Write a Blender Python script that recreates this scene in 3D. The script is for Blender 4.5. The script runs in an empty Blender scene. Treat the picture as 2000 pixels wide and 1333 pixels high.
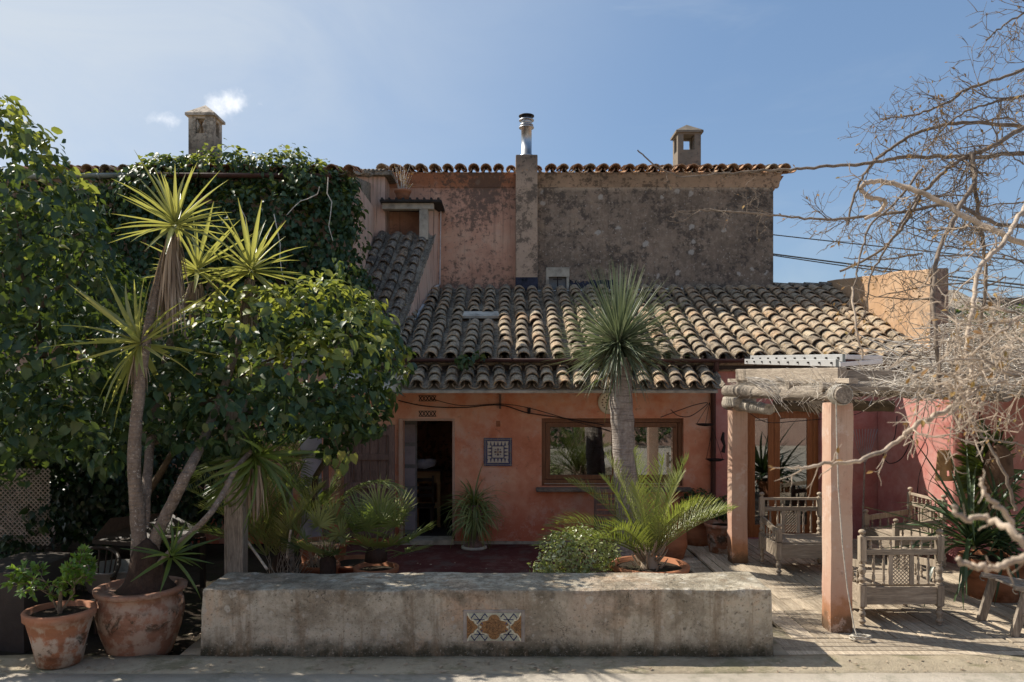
import bpy, math, random
import numpy as np
from mathutils import Vector, Matrix
random.seed(7); RS = np.random.RandomState(7)
S = bpy.context.scene; COL = S.collection
R = math.radians
# ------------------------------------------------ camera, sky, sun, exposure
F, CX, CY, CH = 1500.0, 985.0, 755.0, 2.7
cam_d = bpy.data.cameras.new('camera'); cam = bpy.data.objects.new('camera', cam_d); COL.objects.link(cam)
cam.location = (0, 0, CH); cam.rotation_euler = (R(90), 0, 0)
cam_d.sensor_width = 36; cam_d.lens = 27; cam_d.shift_x = 0.0075; cam_d.shift_y = 0.0445
cam_d.clip_start = 0.05; cam_d.clip_end = 3000
cam_d.dof.use_dof = True; cam_d.dof.focus_distance = 10.0; cam_d.dof.aperture_fstop = 3.6
S.camera = cam
SUN_DIR = Vector((-0.63, 0.31, 0.71)).normalized()
sun_d = bpy.data.lights.new('sun', 'SUN'); sun_d.energy = 3.5; sun_d.angle = R(0.53); sun_d.color = (1.0, 0.93, 0.82)
sun = bpy.data.objects.new('sun', sun_d); COL.objects.link(sun); sun.location = (-20, 10, 30)
sun.rotation_euler = SUN_DIR.to_track_quat('Z', 'Y').to_euler()
S.view_settings.view_transform = 'Standard'; S.view_settings.look = 'None'; S.view_settings.gamma = 1
S.view_settings.use_curve_mapping = False; S.view_settings.exposure = 0.92

# ------------------------------------------------ node helpers
def node(nt, typ, props=None, **ins):
    n = nt.nodes.new(typ)
    for k, v in (props or {}).items(): setattr(n, k, v)
    for k, v in ins.items():
        k = int(k[1:]) if k[0] == '_' and k[1:].isdigit() else k.replace('_', ' ')
        s = n.inputs[k]
        if isinstance(v, bpy.types.NodeSocket): nt.links.new(v, s)
        else:
            if hasattr(s.default_value, '__len__') and hasattr(v, '__len__') and len(v) == 3 and len(s.default_value) == 4: v = (*v, 1)
            s.default_value = v
    return n
def mth(nt, op, a, b=0.5, c=0.0, clamp=False):
    return node(nt, 'ShaderNodeMath', {'operation': op, 'use_clamp': clamp}, _0=a, _1=b, _2=c).outputs[0]
def noise(nt, vec, scale, detail=4, rough=0.55, dist=0.0):
    return node(nt, 'ShaderNodeTexNoise', None, Vector=vec, Scale=scale, Detail=detail, Roughness=rough, Distortion=dist).outputs[0]
def voro(nt, vec, scale, feat='F1', rnd=1.0):
    return node(nt, 'ShaderNodeTexVoronoi', {'feature': feat}, Vector=vec, Scale=scale, Randomness=rnd)
def sstep(nt, v, a, b):
    return node(nt, 'ShaderNodeMapRange', {'interpolation_type': 'SMOOTHSTEP'}, _0=v, _1=a, _2=b, _3=0.0, _4=1.0).outputs[0]
def mixc(nt, f, a, b, mode='MIX'):
    n = nt.nodes.new('ShaderNodeMix'); n.data_type = 'RGBA'; n.blend_type = mode; n.clamp_factor = True
    for i, v in ((0, f), (6, a), (7, b)):
        if isinstance(v, bpy.types.NodeSocket): nt.links.new(v, n.inputs[i])
        elif i == 0: n.inputs[0].default_value = v
        else: n.inputs[i].default_value = (*v, 1)
    return n.outputs[2]
def ramp(nt, fac, stops):
    n = nt.nodes.new('ShaderNodeValToRGB'); nt.links.new(fac, n.inputs[0])
    e = n.color_ramp.elements
    while len(e) < len(stops): e.new(0.5)
    for i, (p, c) in enumerate(stops): e[i].position = p; e[i].color = (*c, 1)
    return n.outputs[0]
def h(s):
    s = s.lstrip('#'); o = []
    for i in (0, 2, 4):
        v = int(s[i:i+2], 16)/255; o.append(v/12.92 if v <= .04045 else ((v+.055)/1.055)**2.4)
    return tuple(o)
def scalev(nt, vec, sx, sy, sz):
    return node(nt, 'ShaderNodeVectorMath', {'operation': 'MULTIPLY'}, _0=vec, _1=(sx, sy, sz)).outputs[0]
MATS = {}
class Mat:
    def __init__(s, name, perobj=False):
        s.m = bpy.data.materials.new(name); s.m.use_nodes = True; s.nt = s.m.node_tree; s.nt.nodes.clear()
        s.out = s.nt.nodes.new('ShaderNodeOutputMaterial'); s.b = s.nt.nodes.new('ShaderNodeBsdfPrincipled')
        s.nt.links.new(s.b.outputs[0], s.out.inputs[0])
        tc = s.nt.nodes.new('ShaderNodeTexCoord'); s.v = tc.outputs['Object']
        oi = s.nt.nodes.new('ShaderNodeObjectInfo'); at = node(s.nt, 'ShaderNodeAttribute', {'attribute_name': 'rnd'})
        s.r = mth(s.nt, 'FRACT', mth(s.nt, 'ADD', oi.outputs['Random'], at.outputs['Fac']))
        if perobj:
            off = mth(s.nt, 'MULTIPLY', s.r, 61.0)
            s.v = node(s.nt, 'ShaderNodeVectorMath', {'operation': 'ADD'}, _0=s.v, _1=off).outputs[0]
        xyz = s.nt.nodes.new('ShaderNodeSeparateXYZ'); s.nt.links.new(s.v, xyz.inputs[0]); s.x, s.y, s.z = xyz.outputs
        MATS[name] = s.m
    def fin(s, col, rough=0.85, bump=None, strength=0.4, dist=0.01, spec=0.3, metal=0.0):
        nt, b = s.nt, s.b
        for k, v in (('Base Color', col), ('Roughness', rough), ('Metallic', metal), ('Specular IOR Level', spec)):
            if isinstance(v, bpy.types.NodeSocket): nt.links.new(v, b.inputs[k])
            else: b.inputs[k].default_value = (*v, 1) if isinstance(v, tuple) else v
        if bump is not None:
            bn = node(nt, 'ShaderNodeBump', None, Strength=strength, Distance=dist, Height=bump)
            nt.links.new(bn.outputs[0], b.inputs['Normal'])
        return s.m

def make_world():
    w = bpy.data.worlds.new('World'); S.world = w; w.use_nodes = True; nt = w.node_tree; nt.nodes.clear()
    out = nt.nodes.new('ShaderNodeOutputWorld'); bg = nt.nodes.new('ShaderNodeBackground'); nt.links.new(bg.outputs[0], out.inputs[0])
    sky = node(nt, 'ShaderNodeTexSky', {'sky_type': 'NISHITA', 'sun_disc': False, 'sun_elevation': math.asin(SUN_DIR.z),
        'sun_rotation': math.atan2(SUN_DIR.x, SUN_DIR.y), 'altitude': 60, 'air_density': 1.0, 'dust_density': 1.2, 'ozone_density': 1.0})
    tc = nt.nodes.new('ShaderNodeTexCoord'); d = tc.outputs['Generated']
    xyz = nt.nodes.new('ShaderNodeSeparateXYZ'); nt.links.new(d, xyz.inputs[0]); x, y, z = xyz.outputs
    ya = mth(nt, 'MAXIMUM', mth(nt, 'ABSOLUTE', y), 0.02)
    u = mth(nt, 'DIVIDE', x, ya); v = mth(nt, 'DIVIDE', z, ya); front = sstep(nt, y, 0.0, 0.1)
    # thin cirrus veils over the whole dome
    n1 = noise(nt, scalev(nt, d, 1.2, 1.2, 4.0), 1.6, 6, 0.6, 0.6)
    veil = mth(nt, 'MULTIPLY', sstep(nt, n1, 0.48, 0.80), 0.32)
    # the haze gets whiter towards the sun's side
    toward = node(nt, 'ShaderNodeVectorMath', {'operation': 'DOT_PRODUCT'}, _0=d, _1=tuple(SUN_DIR)).outputs['Value']
    side = mth(nt, 'MULTIPLY', sstep(nt, toward, 0.38, 1.0), 0.9)
    n2 = noise(nt, scalev(nt, d, 1.0, 1.0, 2.6), 2.6, 7, 0.62, 0.8)
    side = mth(nt, 'MULTIPLY', side, mth(nt, 'ADD', 0.25, mth(nt, 'MULTIPLY', n2, 1.5)))
    cm = mth(nt, 'MAXIMUM', veil, side)
    n3 = noise(nt, d, 26.0, 6, 0.62); n4 = noise(nt, d, 9.0, 4, 0.6)
    def puff(px, py, rx, ry, s):
        du = mth(nt, 'DIVIDE', mth(nt, 'SUBTRACT', u, (px-CX)/F), rx/F); dv = mth(nt, 'DIVIDE', mth(nt, 'SUBTRACT', v, (CY-py)/F), ry/F)
        r = mth(nt, 'SQRT', mth(nt, 'ADD', mth(nt, 'MULTIPLY', du, du), mth(nt, 'MULTIPLY', dv, dv)))
        k = mth(nt, 'ADD', mth(nt, 'SUBTRACT', 1.0, r), mth(nt, 'MULTIPLY', mth(nt, 'SUBTRACT', n3, 0.5), 3.2))
        return mth(nt, 'MULTIPLY', mth(nt, 'MULTIPLY', sstep(nt, k, -0.05, 1.25), front), s)
    pf = mth(nt, 'MAXIMUM', puff(447, 203, 46, 40, 1.0), puff(312, 232, 52, 22, 0.8))
    pf = mth(nt, 'MAXIMUM', pf, puff(425, 218, 34, 16, 0.5))
    tint = mixc(nt, 0.5, sky.outputs[0], (1.05, 1.9, 3.3))
    c1 = mixc(nt, cm, tint, (4.3, 4.7, 5.1))
    c2 = mixc(nt, pf, c1, (7.4, 7.5, 7.7))
    nt.links.new(c2, bg.inputs[0]); bg.inputs[1].default_value = 0.084
make_world()

# ------------------------------------------------ mesh helpers
def P(px, py, D): return Vector(((px-CX)/F*D, D, CH-(py-CY)/F*D))
def PX(px, D): return (px-CX)/F*D
def PZ(py, D): return CH-(py-CY)/F*D
def tag(o, label=None, cat=None, group=None, kind=None):
    if label: o['label'] = label
    if cat: o['category'] = cat
    if group: o['group'] = group
    if kind: o['kind'] = kind
    return o
def thing(name, label, cat, loc=(0, 0, 0), group=None, rz=0):
    o = bpy.data.objects.new(name, None); COL.objects.link(o); o.location = loc; o.rotation_euler = (0, 0, rz)
    o.empty_display_size = 0.2
    return tag(o, label, cat, group)
def adopt(o, parent):
    if parent is not None:
        o.parent = parent
        o.matrix_parent_inverse = Matrix.Translation(-Vector(parent.location)) if parent.parent is None else parent.matrix_basis.inverted()
    return o
class MB:
    def __init__(s): s.v = []; s.f = []; s.s = []
    def add(s, vs, fs, smooth=False):
        n = len(s.v); s.v += [tuple(p) for p in vs]; s.f += [tuple(n+i for i in f) for f in fs]; s.s += [smooth]*len(fs); return s
    def box(s, x0, x1, y0, y1, z0, z1, rot=0, piv=None, jit=0):
        vs = [Vector((x, y, z)) for z in (z0, z1) for y in (y0, y1) for x in (x0, x1)]
        if rot:
            c = piv or Vector(((x0+x1)/2, (y0+y1)/2, 0)); M_ = Matrix.Rotation(rot, 3, 'Z')
            vs = [M_ @ (p-c) + c for p in vs]
        if jit: vs = [p + Vector([random.uniform(-jit, jit) for _ in range(3)]) for p in vs]
        return s.add(vs, [(0, 2, 3, 1), (4, 5, 7, 6), (0, 1, 5, 4), (2, 6, 7, 3), (0, 4, 6, 2), (1, 3, 7, 5)])
    def beam(s, a, b, w, t, up=Vector((0, 0, 1))):
        a, b = Vector(a), Vector(b); d = (b-a).normalized(); x = d.cross(up)
        if x.length < 1e-4: x = Vector((1, 0, 0))
        x.normalize(); z = x.cross(d).normalized()
        vs = [p + x*sx*w/2 + z*sz*t/2 for p in (a, b) for sz in (-1, 1) for sx in (-1, 1)]
        return s.add(vs, [(0, 1, 3, 2), (4, 6, 7, 5), (0, 4, 5, 1), (2, 3, 7, 6), (0, 2, 6, 4), (1, 5, 7, 3)])
    def tube(s, pts, rad, n=8, cap=True, smooth=True):
        pts = [Vector(p) for p in pts]; m = len(pts)
        if not hasattr(rad, '__len__'): rad = [rad]*m
        d0 = (pts[1]-pts[0]).normalized(); ref = Vector((0, 0, 1)) if abs(d0.z) < .9 else Vector((1, 0, 0))
        x = d0.cross(ref).normalized(); base = len(s.v); vs = []
        for i, p in enumerate(pts):
            d = (pts[min(i+1, m-1)]-pts[max(i-1, 0)])
            d = d.normalized() if d.length > 1e-9 else d0
            x = (x - d*x.dot(d)); x = x.normalized() if x.length > 1e-6 else d.cross(ref).normalized()
            y = d.cross(x)
            for k in range(n):
                a = 2*math.pi*k/n; vs.append(p + (x*math.cos(a)+y*math.sin(a))*rad[i])
        fs = [(i*n+k, i*n+(k+1) % n, (i+1)*n+(k+1) % n, (i+1)*n+k) for i in range(m-1) for k in range(n)]
        s.add(vs, fs, smooth)
        if cap: s.add(vs[:n], [tuple(range(n-1, -1, -1))]); s.add(vs[-n:], [tuple(range(n))])
        return s
    def lathe(s, prof, c=(0, 0, 0), n=20, smooth=True, wob=0.0):
        c = Vector(c); m = len(prof); vs = []
        for (r, z) in prof:
            for k in range(n):
                a = 2*math.pi*k/n; rr = r*(1+wob*math.sin(3*a+z*9)); vs.append(c + Vector((rr*math.cos(a), rr*math.sin(a), z)))
        fs = [(i*n+k, i*n+(k+1) % n, (i+1)*n+(k+1) % n, (i+1)*n+k) for i in range(m-1) for k in range(n)]
        return s.add(vs, fs, smooth)
    def prism(s, poly, depth):                # poly: list of Vector in order, depth: Vector
        n = len(poly); a = [Vector(p) for p in poly]; b = [p+Vector(depth) for p in a]
        return s.add(a+b, [tuple(range(n)), tuple(range(2*n-1, n-1, -1))] + [(i, n+i, n+(i+1) % n, (i+1) % n) for i in range(n)])
    def build(s, name, mat, parent=None, bevel=0, local=False):
        me = bpy.data.meshes.new(name); me.from_pydata(s.v, [], s.f)
        me.polygons.foreach_set('use_smooth', s.s); me.materials.append(MATS[mat]); me.update()
        o = bpy.data.objects.new(name, me); COL.objects.link(o)
        if parent is not None:
            if local: o.parent = parent
            else: adopt(o, parent)
        if bevel:
            b = o.modifiers.new('bevel', 'BEVEL'); b.width = bevel; b.segments = 2; b.limit_method = 'ANGLE'
        return o
def inst_mesh(name, tv, tf, tsm, mats, mat):
    """joins copies of a template mesh under the 4x4 matrices into one mesh"""
    mats = np.asarray(mats, dtype=np.float64); N = len(mats); tv = np.asarray(tv); K = len(tv)
    V = np.einsum('nij,kj->nki', mats[:, :3, :3], tv) + mats[:, None, :3, 3]
    lt = np.array([len(f) for f in tf]); fl = np.concatenate([np.array(f) for f in tf]); L = len(fl)
    loops = (fl[None, :] + (np.arange(N)*K)[:, None]).ravel()
    tot = np.tile(lt, N); start = np.concatenate([[0], np.cumsum(tot)[:-1]])
    me = bpy.data.meshes.new(name); me.vertices.add(N*K); me.vertices.foreach_set('co', V.ravel())
    me.loops.add(len(loops)); me.loops.foreach_set('vertex_index', loops.astype(np.int32))
    me.polygons.add(len(tot)); me.polygons.foreach_set('loop_start', start.astype(np.int32)); me.polygons.foreach_set('loop_total', tot.astype(np.int32))
    me.polygons.foreach_set('use_smooth', np.tile(np.array(tsm, dtype=bool), N))
    at = me.attributes.new('rnd', 'FLOAT', 'POINT'); at.data.foreach_set('value', np.repeat(RS.rand(N), K).astype(np.float32))
    me.materials.append(MATS[mat]); me.update(calc_edges=True); me.validate()
    return me
def tmesh(name, tv, tf, tsm, mat):
    me = bpy.data.meshes.new(name); me.from_pydata([tuple(p) for p in tv], [], tf); me.polygons.foreach_set('use_smooth', tsm)
    me.materials.append(MATS[mat]); me.update(); return me
def pieces(name, templ, mats, mat, parent, limit=300, score=None, restname=None):
    """the first `limit` (by score, high first) as objects sharing a mesh, the rest as one stuff part"""
    mats = np.asarray(mats); idx = np.arange(len(mats))
    if score is not None: idx = np.argsort(-np.asarray(score), kind='stable')
    tv, tf, tsm = templ
    one, rest = idx[:limit], idx[limit:]
    if len(one):
        me = tmesh(name, tv, tf, tsm, mat)
        for i in one:
            o = bpy.data.objects.new(name, me); COL.objects.link(o); adopt(o, parent); o.matrix_basis = Matrix(mats[i].tolist())
    if len(rest):
        me = inst_mesh(restname or name+'s', tv, tf, tsm, mats[rest], mat)
        o = bpy.data.objects.new(restname or name+'s', me); COL.objects.link(o); adopt(o, parent); o['kind'] = 'stuff'
def frames(pos, ydir, nrm, scl):
    """4x4 matrices with local y along ydir, z near nrm"""
    pos, y, n = map(lambda a: np.asarray(a, float), (pos, ydir, nrm))
    y = y/np.maximum(np.linalg.norm(y, axis=1, keepdims=True), 1e-9)
    x = np.cross(y, n); x /= np.maximum(np.linalg.norm(x, axis=1, keepdims=True), 1e-9); z = np.cross(x, y)
    scl = np.asarray(scl, float); scl = np.broadcast_to(scl if scl.ndim == 2 else scl[:, None], (len(pos), 3)) if scl.ndim else np.full((len(pos), 3), float(scl))
    M_ = np.zeros((len(pos), 4, 4)); M_[:, :3, 0] = x*scl[:, :1]; M_[:, :3, 1] = y*scl[:, 1:2]; M_[:, :3, 2] = z*scl[:, 2:3]; M_[:, :3, 3] = pos; M_[:, 3, 3] = 1
    return M_
# ------------------------------------------------ materials (procedural)
def plaster(name, stops, speck=None, speck_amt=0.5, speck_scale=14, low=None, low_z=(0.0, 1.0), streak=0.0, flecks=0.0, bump=0.5, big=0.6, dist=0.012, top=None, top_z=(6, 7)):
    m = Mat(name); nt = m.nt
    n1 = noise(nt, m.v, big, 6, 0.62, 0.5); n2 = noise(nt, m.v, big*6, 6, 0.7)
    f = mth(nt, 'ADD', mth(nt, 'MULTIPLY', n1, 0.68), mth(nt, 'MULTIPLY', n2, 0.32))
    f = mth(nt, 'ADD', f, mth(nt, 'MULTIPLY', mth(nt, 'SUBTRACT', noise(nt, m.v, 3.3, 5, 0.6, 1.2), 0.5), 0.30))
    c = ramp(nt, f, stops)
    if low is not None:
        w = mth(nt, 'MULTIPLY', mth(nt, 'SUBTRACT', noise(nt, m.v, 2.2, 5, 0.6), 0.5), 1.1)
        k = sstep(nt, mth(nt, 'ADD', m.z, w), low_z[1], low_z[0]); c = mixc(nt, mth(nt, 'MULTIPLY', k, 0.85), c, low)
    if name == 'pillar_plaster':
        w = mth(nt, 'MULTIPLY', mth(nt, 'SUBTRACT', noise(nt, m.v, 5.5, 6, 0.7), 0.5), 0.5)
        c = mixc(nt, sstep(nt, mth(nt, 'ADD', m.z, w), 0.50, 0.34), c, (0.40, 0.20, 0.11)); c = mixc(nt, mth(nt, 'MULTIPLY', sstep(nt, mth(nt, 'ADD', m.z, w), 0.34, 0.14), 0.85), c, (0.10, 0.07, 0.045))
    if top is not None:
        w = mth(nt, 'MULTIPLY', mth(nt, 'SUBTRACT', noise(nt, m.v, 3.0, 4, 0.6), 0.5), 0.25)
        c = mixc(nt, sstep(nt, mth(nt, 'ADD', m.z, w), *top_z), c, top)
    if streak:
        st = noise(nt, scalev(nt, m.v, 9.0, 9.0, 0.35), 1.6, 5, 0.6)
        c = mixc(nt, mth(nt, 'MULTIPLY', sstep(nt, st, 0.52, 0.74), streak), c, (0.05, 0.04, 0.034))
    fine = noise(nt, m.v, speck_scale*2.5 if name != 'dark_render' else 22, 5, 0.8)
    if name == 'dark_render':
        mid = noise(nt, m.v, 9, 6, 0.8); c = mixc(nt, mth(nt, 'MULTIPLY', sstep(nt, mid, 0.50, 0.62), 0.6), c, (0.42, 0.33, 0.25))
    if speck is not None:
        s1 = noise(nt, m.v, speck_scale, 7, 0.78); s0 = noise(nt, m.v, big*1.7, 3, 0.5)
        k = sstep(nt, mth(nt, 'ADD', s1, mth(nt, 'MULTIPLY', mth(nt, 'SUBTRACT', s0, 0.5), 0.55)), 0.50, 0.60)
        c = mixc(nt, mth(nt, 'MULTIPLY', k, speck_amt), c, speck)
    if flecks:
        vn = voro(nt, node(nt, 'ShaderNodeVectorMath', {'operation': 'ADD'}, _0=m.v, _1=mth(nt, 'MULTIPLY', n2, 0.25)).outputs[0], 3.0)
        rr = nt.nodes.new('ShaderNodeSeparateColor'); nt.links.new(vn.outputs['Color'], rr.inputs[0])
        k = mth(nt, 'MULTIPLY', sstep(nt, vn.outputs['Distance'], 0.22, 0.14), sstep(nt, rr.outputs[0], 0.50, 0.56))
        vn2 = voro(nt, m.v, 15.0); r2 = nt.nodes.new('ShaderNodeSeparateColor'); nt.links.new(vn2.outputs['Color'], r2.inputs[0])
        k2 = mth(nt, 'MULTIPLY', sstep(nt, vn2.outputs['Distance'], 0.22, 0.12), sstep(nt, r2.outputs[0], 0.6, 0.7))
        c = mixc(nt, mth(nt, 'MULTIPLY', mth(nt, 'MAXIMUM', k, k2), flecks), c, (0.50, 0.45, 0.385))
    c = mixc(nt, mth(nt, 'MULTIPLY', sstep(nt, fine, 0.58, 0.72), 0.35), c, (0.03, 0.022, 0.018))
    hb = mth(nt, 'ADD', mth(nt, 'MULTIPLY', n2, 1.2), fine)
    return m.fin(c, 0.92, hb, bump, dist, 0.15)
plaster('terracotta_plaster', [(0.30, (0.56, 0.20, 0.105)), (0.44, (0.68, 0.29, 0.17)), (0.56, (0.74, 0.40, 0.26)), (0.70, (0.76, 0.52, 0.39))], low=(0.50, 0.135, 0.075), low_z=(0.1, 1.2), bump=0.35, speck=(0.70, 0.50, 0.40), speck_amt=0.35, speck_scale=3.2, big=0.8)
plaster('red_plaster', [(0.30, (0.36, 0.115, 0.10)), (0.47, (0.50, 0.20, 0.17)), (0.60, (0.58, 0.29, 0.25)), (0.72, (0.62, 0.40, 0.35))], low=(0.36, 0.14, 0.15), low_z=(0.1, 1.2), bump=0.3, speck=(0.5, 0.36, 0.32), speck_amt=0.22, speck_scale=3.0, big=0.7)
plaster('pink_plaster', [(0.30, (0.28, 0.14, 0.09)), (0.42, (0.42, 0.23, 0.155)), (0.54, (0.58, 0.33, 0.225)), (0.66, (0.62, 0.40, 0.28)), (0.78, (0.46, 0.36, 0.26))], speck=(0.13, 0.095, 0.075), speck_amt=0.85, speck_scale=8, bump=0.7, streak=0.35, big=0.45, top=(0.44, 0.20, 0.115), top_z=(7.0, 7.18), flecks=0.15)
plaster('streaked_plaster', [(0.30, (0.50, 0.31, 0.23)), (0.5, (0.62, 0.42, 0.32)), (0.7, (0.60, 0.47, 0.36))], streak=0.85, bump=0.3)
plaster('dark_render', [(0.30, (0.13, 0.10, 0.076)), (0.46, (0.25, 0.19, 0.14)), (0.58, (0.34, 0.255, 0.185)), (0.72, (0.46, 0.33, 0.22))], flecks=0.85, bump=1.0, dist=0.03, speck=(0.08, 0.066, 0.056), speck_amt=0.75, speck_scale=6, big=0.9, top=(0.5, 0.39, 0.28), top_z=(7.0, 7.1), streak=0.4)
plaster('buttress_plaster', [(0.30, (0.26, 0.19, 0.14)), (0.46, (0.42, 0.31, 0.22)), (0.60, (0.50, 0.36, 0.26)), (0.74, (0.56, 0.39, 0.28))], speck=(0.06, 0.05, 0.042), speck_amt=0.7, speck_scale=9, bump=0.6, top=(0.13, 0.10, 0.08), top_z=(7.0, 8.2))
plaster('sandy_plaster', [(0.30, (0.40, 0.25, 0.14)), (0.48, (0.50, 0.32, 0.19)), (0.62, (0.54, 0.38, 0.25)), (0.76, (0.36, 0.22, 0.14))], speck=(0.2, 0.14, 0.1), speck_amt=0.4, speck_scale=5, bump=0.7)
plaster('chimney_render', [(0.30, (0.40, 0.33, 0.25)), (0.5, (0.55, 0.46, 0.36)), (0.7, (0.62, 0.52, 0.42))], speck=(0.08, 0.065, 0.05), speck_amt=0.6, speck_scale=9, bump=0.4, low=(0.09, 0.075, 0.055), low_z=(7.0, 7.9))
plaster('old_chimney_render', [(0.30, (0.13, 0.11, 0.09)), (0.5, (0.20, 0.17, 0.135)), (0.7, (0.28, 0.22, 0.17))], speck=(0.05, 0.04, 0.035), speck_amt=0.6, speck_scale=9, bump=0.7)
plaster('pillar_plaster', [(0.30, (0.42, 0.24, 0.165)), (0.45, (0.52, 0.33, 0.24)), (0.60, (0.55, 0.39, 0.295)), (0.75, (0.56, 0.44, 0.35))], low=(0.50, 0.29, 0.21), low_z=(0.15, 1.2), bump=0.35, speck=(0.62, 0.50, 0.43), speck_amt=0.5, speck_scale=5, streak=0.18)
plaster('pillar_foot_plaster', [(0.30, (0.34, 0.15, 0.085)), (0.5, (0.46, 0.22, 0.125)), (0.7, (0.52, 0.28, 0.18))], low=(0.10, 0.07, 0.045), low_z=(0.1, 0.36), speck=(0.05, 0.04, 0.03), speck_amt=0.6, speck_scale=12, bump=0.5)
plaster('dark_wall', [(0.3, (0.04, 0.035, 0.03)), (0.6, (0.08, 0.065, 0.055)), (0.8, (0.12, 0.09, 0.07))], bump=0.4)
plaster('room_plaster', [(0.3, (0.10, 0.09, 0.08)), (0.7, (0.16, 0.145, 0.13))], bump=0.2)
plaster('garden_wall_plaster', [(0.3, (0.56, 0.36, 0.28)), (0.7, (0.66, 0.48, 0.39))], bump=0.3)
def bench_mat():
    m = Mat('bench_render'); nt = m.nt
    n1 = noise(nt, m.v, 1.3, 7, 0.65, 0.6); n2 = noise(nt, m.v, 9, 6, 0.72)
    c = ramp(nt, mth(nt, 'ADD', mth(nt, 'MULTIPLY', n1, 0.7), mth(nt, 'MULTIPLY', n2, 0.3)), [(0.30, (0.22, 0.18, 0.135)), (0.42, (0.40, 0.345, 0.26)), (0.52, (0.58, 0.52, 0.41)), (0.64, (0.60, 0.45, 0.31)), (0.76, (0.68, 0.61, 0.50))])
    pinkish = sstep(nt, noise(nt, m.v, 0.7, 3, 0.5), 0.52, 0.62)
    c = mixc(nt, mth(nt, 'MULTIPLY', pinkish, 0.3), c, (0.40, 0.22, 0.14))
    bl = noise(nt, m.v, 2.3, 5, 0.6, 0.4); c = mixc(nt, mth(nt, 'MULTIPLY', sstep(nt, bl, 0.50, 0.64), 0.75), c, (0.24, 0.205, 0.15))
    # round lichens
    for sc, r0, thr, col, amt in ((5.5, 0.20, 0.55, (0.62, 0.57, 0.48), 0.75), (12.0, 0.2, 0.58, (0.56, 0.52, 0.45), 0.6), (9.0, 0.13, 0.78, (0.10, 0.09, 0.07), 0.6), (26.0, 0.2, 0.62, (0.09, 0.08, 0.06), 0.55)):
        vv = node(nt, 'ShaderNodeVectorMath', {'operation': 'ADD'}, _0=m.v, _1=mth(nt, 'MULTIPLY', n2, 0.08)).outputs[0]
        vn = voro(nt, vv, sc); rr = nt.nodes.new('ShaderNodeSeparateColor'); nt.links.new(vn.outputs['Color'], rr.inputs[0])
        k = mth(nt, 'MULTIPLY', sstep(nt, vn.outputs['Distance'], r0*1.3, r0), sstep(nt, mth(nt, 'ADD', rr.outputs[0], mth(nt, 'MULTIPLY', mth(nt, 'SUBTRACT', n1, 0.5), 0.8)), thr, thr+.08))
        c = mixc(nt, mth(nt, 'MULTIPLY', k, amt), c, col)
    w = mth(nt, 'MULTIPLY', mth(nt, 'SUBTRACT', noise(nt, m.v, 5, 6, 0.7), 0.5), 0.32)
    lowk = sstep(nt, mth(nt, 'ADD', m.z, w), 0.30, 0.13); c = mixc(nt, mth(nt, 'MULTIPLY', lowk, 0.9), c, (0.035, 0.036, 0.022))
    upk = mth(nt, 'MULTIPLY', sstep(nt, mth(nt, 'ADD', m.z, w), 0.62, 0.70), sstep(nt, n2, 0.42, 0.6)); c = mixc(nt, mth(nt, 'MULTIPLY', upk, 0.55), c, (0.09, 0.075, 0.055))
    stv = noise(nt, scalev(nt, m.v, 5.0, 5.0, 0.5), 1.5, 6, 0.65, 0.3); c = mixc(nt, mth(nt, 'MULTIPLY', sstep(nt, stv, 0.50, 0.64), 0.6), c, (0.22, 0.155, 0.095))
    mott = noise(nt, m.v, 3.6, 7, 0.75, 0.8); c = mixc(nt, mth(nt, 'MULTIPLY', sstep(nt, mott, 0.52, 0.62), 0.45), c, (0.27, 0.235, 0.175))
    ck = voro(nt, node(nt, 'ShaderNodeVectorMath', {'operation': 'ADD'}, _0=m.v, _1=mth(nt, 'MULTIPLY', n1, 1.4)).outputs[0], 0.8, 'DISTANCE_TO_EDGE')
    crack = sstep(nt, ck.outputs['Distance'], 0.006, 0.0015); c = mixc(nt, mth(nt, 'MULTIPLY', mth(nt, 'MULTIPLY', crack, sstep(nt, noise(nt, m.v, 1.1, 2, 0.5), 0.52, 0.58)), 0.8), c, (0.03, 0.025, 0.02))
    f1 = noise(nt, m.v, 32, 5, 0.8); c = mixc(nt, mth(nt, 'MULTIPLY', sstep(nt, f1, 0.56, 0.64), 0.55), c, (0.13, 0.11, 0.08)); c = mixc(nt, mth(nt, 'MULTIPLY', sstep(nt, f1, 0.44, 0.37), 0.4), c, (0.62, 0.56, 0.46))
    m.fin(c, 0.93, mth(nt, 'ADD', mth(nt, 'MULTIPLY', n2, 1.5), noise(nt, m.v, 45, 4, 0.7)), 0.9, 0.02, 0.12)
bench_mat()
def ground_mat(name, stops, mossy, scale=1.0, spots=0.5):
    m = Mat(name); nt = m.nt
    n1 = noise(nt, m.v, 0.9*scale, 7, 0.65, 0.8); n2 = noise(nt, m.v, 7*scale, 7, 0.72)
    c = ramp(nt, mth(nt, 'ADD', mth(nt, 'MULTIPLY', n1, 0.62), mth(nt, 'MULTIPLY', n2, 0.38)), stops)
    c = mixc(nt, mth(nt, 'MULTIPLY', sstep(nt, noise(nt, m.v, 2.6*scale, 6, 0.7), 0.5, 0.63), 0.6), c, mossy)
    c = mixc(nt, mth(nt, 'MULTIPLY', sstep(nt, noise(nt, m.v, 26*scale, 5, 0.8), 0.58, 0.68), spots), c, (0.03, 0.028, 0.022))
    m.fin(c, 0.94, mth(nt, 'ADD', mth(nt, 'MULTIPLY', n2, 2.0), noise(nt, m.v, 60, 4, 0.7)), 0.8, 0.02, 0.1)
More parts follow.
